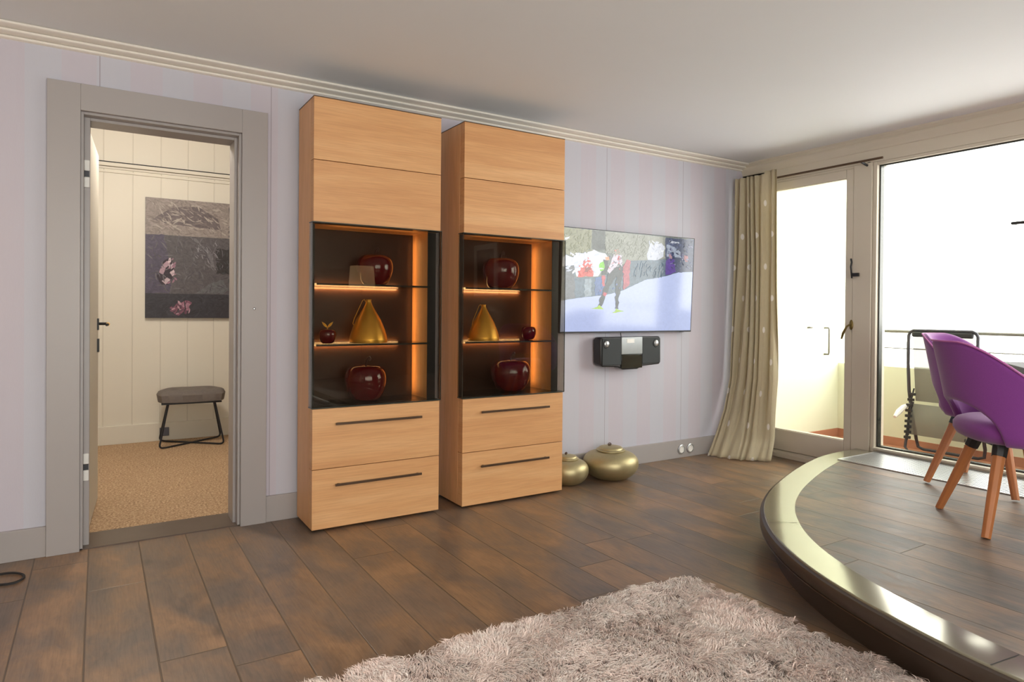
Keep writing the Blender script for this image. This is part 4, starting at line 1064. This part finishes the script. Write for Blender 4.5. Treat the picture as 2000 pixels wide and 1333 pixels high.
# unseen ceiling lamp added to light the next room
cl = thing('ceiling_lamp', 'round ceiling lamp added out of view to light the next room', 'lamp', (-4.3, 1.0, 2.59))
bm = B(); lathe(bm, [(0, 0), (.16, 0), (.16, -.05), (.13, -.07), (0, -.075)], 32); obj('lamp_shade', bm, emissive('lamp_glass', (1, .85, .65, 1), 4), cl)  # glowing shade of the added ceiling lamp
l = add_light('bulb', 'POINT', (0, 0, -.16), 62, (1, .92, .83), shadow_soft_size=.1); l.parent = cl  # light of the added ceiling lamp

# ============================================================= RUG
def shag_rug():
    x0, x1, y0, y1 = -4.75, -2.415, -3.9, -1.672
    rng = RNG
    def vnoise(x, y, f, seed):
        X, Y = x*f+seed, y*f+seed*1.7
        xi, yi = np.floor(X).astype(int), np.floor(Y).astype(int); xf, yf = X-xi, Y-yi
        u, v = xf*xf*(3-2*xf), yf*yf*(3-2*yf)
        def h(a, b): 
            q = np.sin(a*127.1+b*311.7+seed*13.)*43758.5453; return q-np.floor(q)
        return (h(xi, yi)*(1-u)*(1-v)+h(xi+1, yi)*u*(1-v)+h(xi, yi+1)*(1-u)*v+h(xi+1, yi+1)*u*v)
    def clumps(n, xa, xb, ya, yb): return np.stack([rng.uniform(xa, xb, n), rng.uniform(ya, yb, n)], 1)
    C1 = clumps(9000, -4.25, x1, -2.85, y1); C2 = clumps(6000, x0, x1, y0, -2.85); C3 = clumps(1500, x0, -4.25, -2.85, y1)
    C = np.concatenate([C1, C2, C3]); BL = 16
    # wobbly outline
    ex = vnoise(C[:, 1], C[:, 1]*0, 5, 3)*.02; ey = vnoise(C[:, 0], C[:, 0]*0, 5, 9)*.02
    xr = x1-np.clip((-2.45-C[:, 1])*.09, 0, .075)
    keep = (C[:, 0] < xr-ex+.012) & (C[:, 1] < y1-ey+.012); C = C[keep]; n = len(C)
    # rounded corner
    cx, cy, rr = x1-.035, y1-.035, .045
    k2 = ~((C[:, 0] > cx) & (C[:, 1] > cy) & (np.hypot(C[:, 0]-cx, C[:, 1]-cy) > rr)); C = C[k2]; n = len(C)
    ang = vnoise(C[:, 0], C[:, 1], 3.2, 5)*7.0+vnoise(C[:, 0], C[:, 1], 9, 2)*3.0+rng.normal(0, .45, n)
    lean = .016+.034*vnoise(C[:, 0], C[:, 1], 6, 8)+rng.uniform(0, .012, n)
    hgt = .030+.014*vnoise(C[:, 0], C[:, 1], 8, 4)+rng.normal(0, .004, n)
    # tone: pale beige-pink with patches
    tn = vnoise(C[:, 0], C[:, 1], 4, 21)*.6+vnoise(C[:, 0], C[:, 1], 14, 11)*.4
    base = np.array([rgb(248, 232, 224)[:3]]); pink = np.array([rgb(240, 214, 204)[:3]]); pale = np.array([rgb(248, 240, 233)[:3]]); dk = np.array([rgb(198, 168, 158)[:3]])
    tnn = tn[:, None]
    col = base*(1-tnn)+pink*tnn; r = rng.uniform(0, 1, n)[:, None]
    col = np.where(r > .62, col*.45+pale*.55, col); col = np.where(r < .06, col*.4+dk*.6, col)
    N = n*BL
    cc = np.repeat(C, BL, 0); spread = .0125
    root = cc+rng.normal(0, spread, (N, 2)); A = np.repeat(ang, BL)+rng.normal(0, .25, N); Ln = np.repeat(lean, BL)*rng.uniform(.8, 1.15, N); Hh = np.repeat(hgt, BL)*rng.uniform(.82, 1.12, N)
    tip = cc+(root-cc)*.30; dx, dy = np.cos(A)*Ln, np.sin(A)*Ln
    wob = rng.normal(0, .0025, (N, 2)); w = rng.uniform(.0011, .0019, N); wa = A+PI/2+rng.normal(0, .6, N); wx, wy = np.cos(wa)*w, np.sin(wa)*w
    V = np.zeros((N, 5, 3))
    base_z = .006
    mx = (root+tip)/2
    V[:, 0, 0] = root[:, 0]-wx; V[:, 0, 1] = root[:, 1]-wy; V[:, 1, 0] = root[:, 0]+wx; V[:, 1, 1] = root[:, 1]+wy; V[:, 0:2, 2] = base_z
    V[:, 2, 0] = mx[:, 0]+dx*.35+wob[:, 0]-wx; V[:, 2, 1] = mx[:, 1]+dy*.35+wob[:, 1]-wy; V[:, 3, 0] = V[:, 2, 0]+2*wx; V[:, 3, 1] = V[:, 2, 1]+2*wy
    V[:, 2, 2] = V[:, 3, 2] = base_z+Hh*.68
    V[:, 4, 0] = tip[:, 0]+dx+wob[:, 0]*1.5; V[:, 4, 1] = tip[:, 1]+dy+wob[:, 1]*1.5; V[:, 4, 2] = base_z+Hh*(1-.35*Ln/.04)
    nb = 8
    verts = V.reshape(-1, 3)
    bi = len(verts)
    bz = [(x0, y0, .001), (x1-.095, y0, .001), (x1-.01, y1-.02, .001), (x0, y1-.02, .001), (x0, y0, .012), (x1-.095, y0, .012), (x1-.01, y1-.02, .012), (x0, y1-.02, .012)]
    verts = np.concatenate([verts, np.array(bz)])
    idx = np.arange(N)*5
    quads = np.stack([idx, idx+1, idx+3, idx+2], 1); tris = np.stack([idx+2, idx+3, idx+4], 1)
    bq = np.array([[0, 3, 2, 1], [4, 5, 6, 7], [0, 1, 5, 4], [1, 2, 6, 5], [2, 3, 7, 6], [3, 0, 4, 7]])+bi
    loops = np.concatenate([quads.ravel(), bq.ravel(), tris.ravel()])
    nq = len(quads)+6; starts = np.concatenate([np.arange(nq)*4, nq*4+np.arange(len(tris))*3]); tot = np.concatenate([np.full(nq, 4), np.full(len(tris), 3)])
    me = bpy.data.meshes.new('shag_rug'); me.vertices.add(len(verts)); me.vertices.foreach_set('co', verts.ravel().astype(np.float32))
    me.loops.add(len(loops)); me.loops.foreach_set('vertex_index', loops.astype(np.int32))
    me.polygons.add(len(starts)); me.polygons.foreach_set('loop_start', starts.astype(np.int32)); me.polygons.foreach_set('loop_total', tot.astype(np.int32))
    me.update(calc_edges=True)
    ca = me.color_attributes.new('tone', 'FLOAT_COLOR', 'POINT')
    c4 = np.ones((len(verts), 4), np.float32)
    bc = np.repeat(col, BL, 0)*(rng.uniform(.88, 1.1, N)[:, None])
    c4[:N*5, :3] = np.repeat(bc, 5, 0); c4[N*5:, :3] = rgb(170, 145, 135)[:3]
    ca.data.foreach_set('color', c4.ravel())
    me.materials.append(MT['rug'])
    o = bpy.data.objects.new('shag_rug', me); COL.objects.link(o)
    tag(o, 'fluffy pinkish beige shag rug on the plank floor in the foreground', 'rug')
shag_rug()
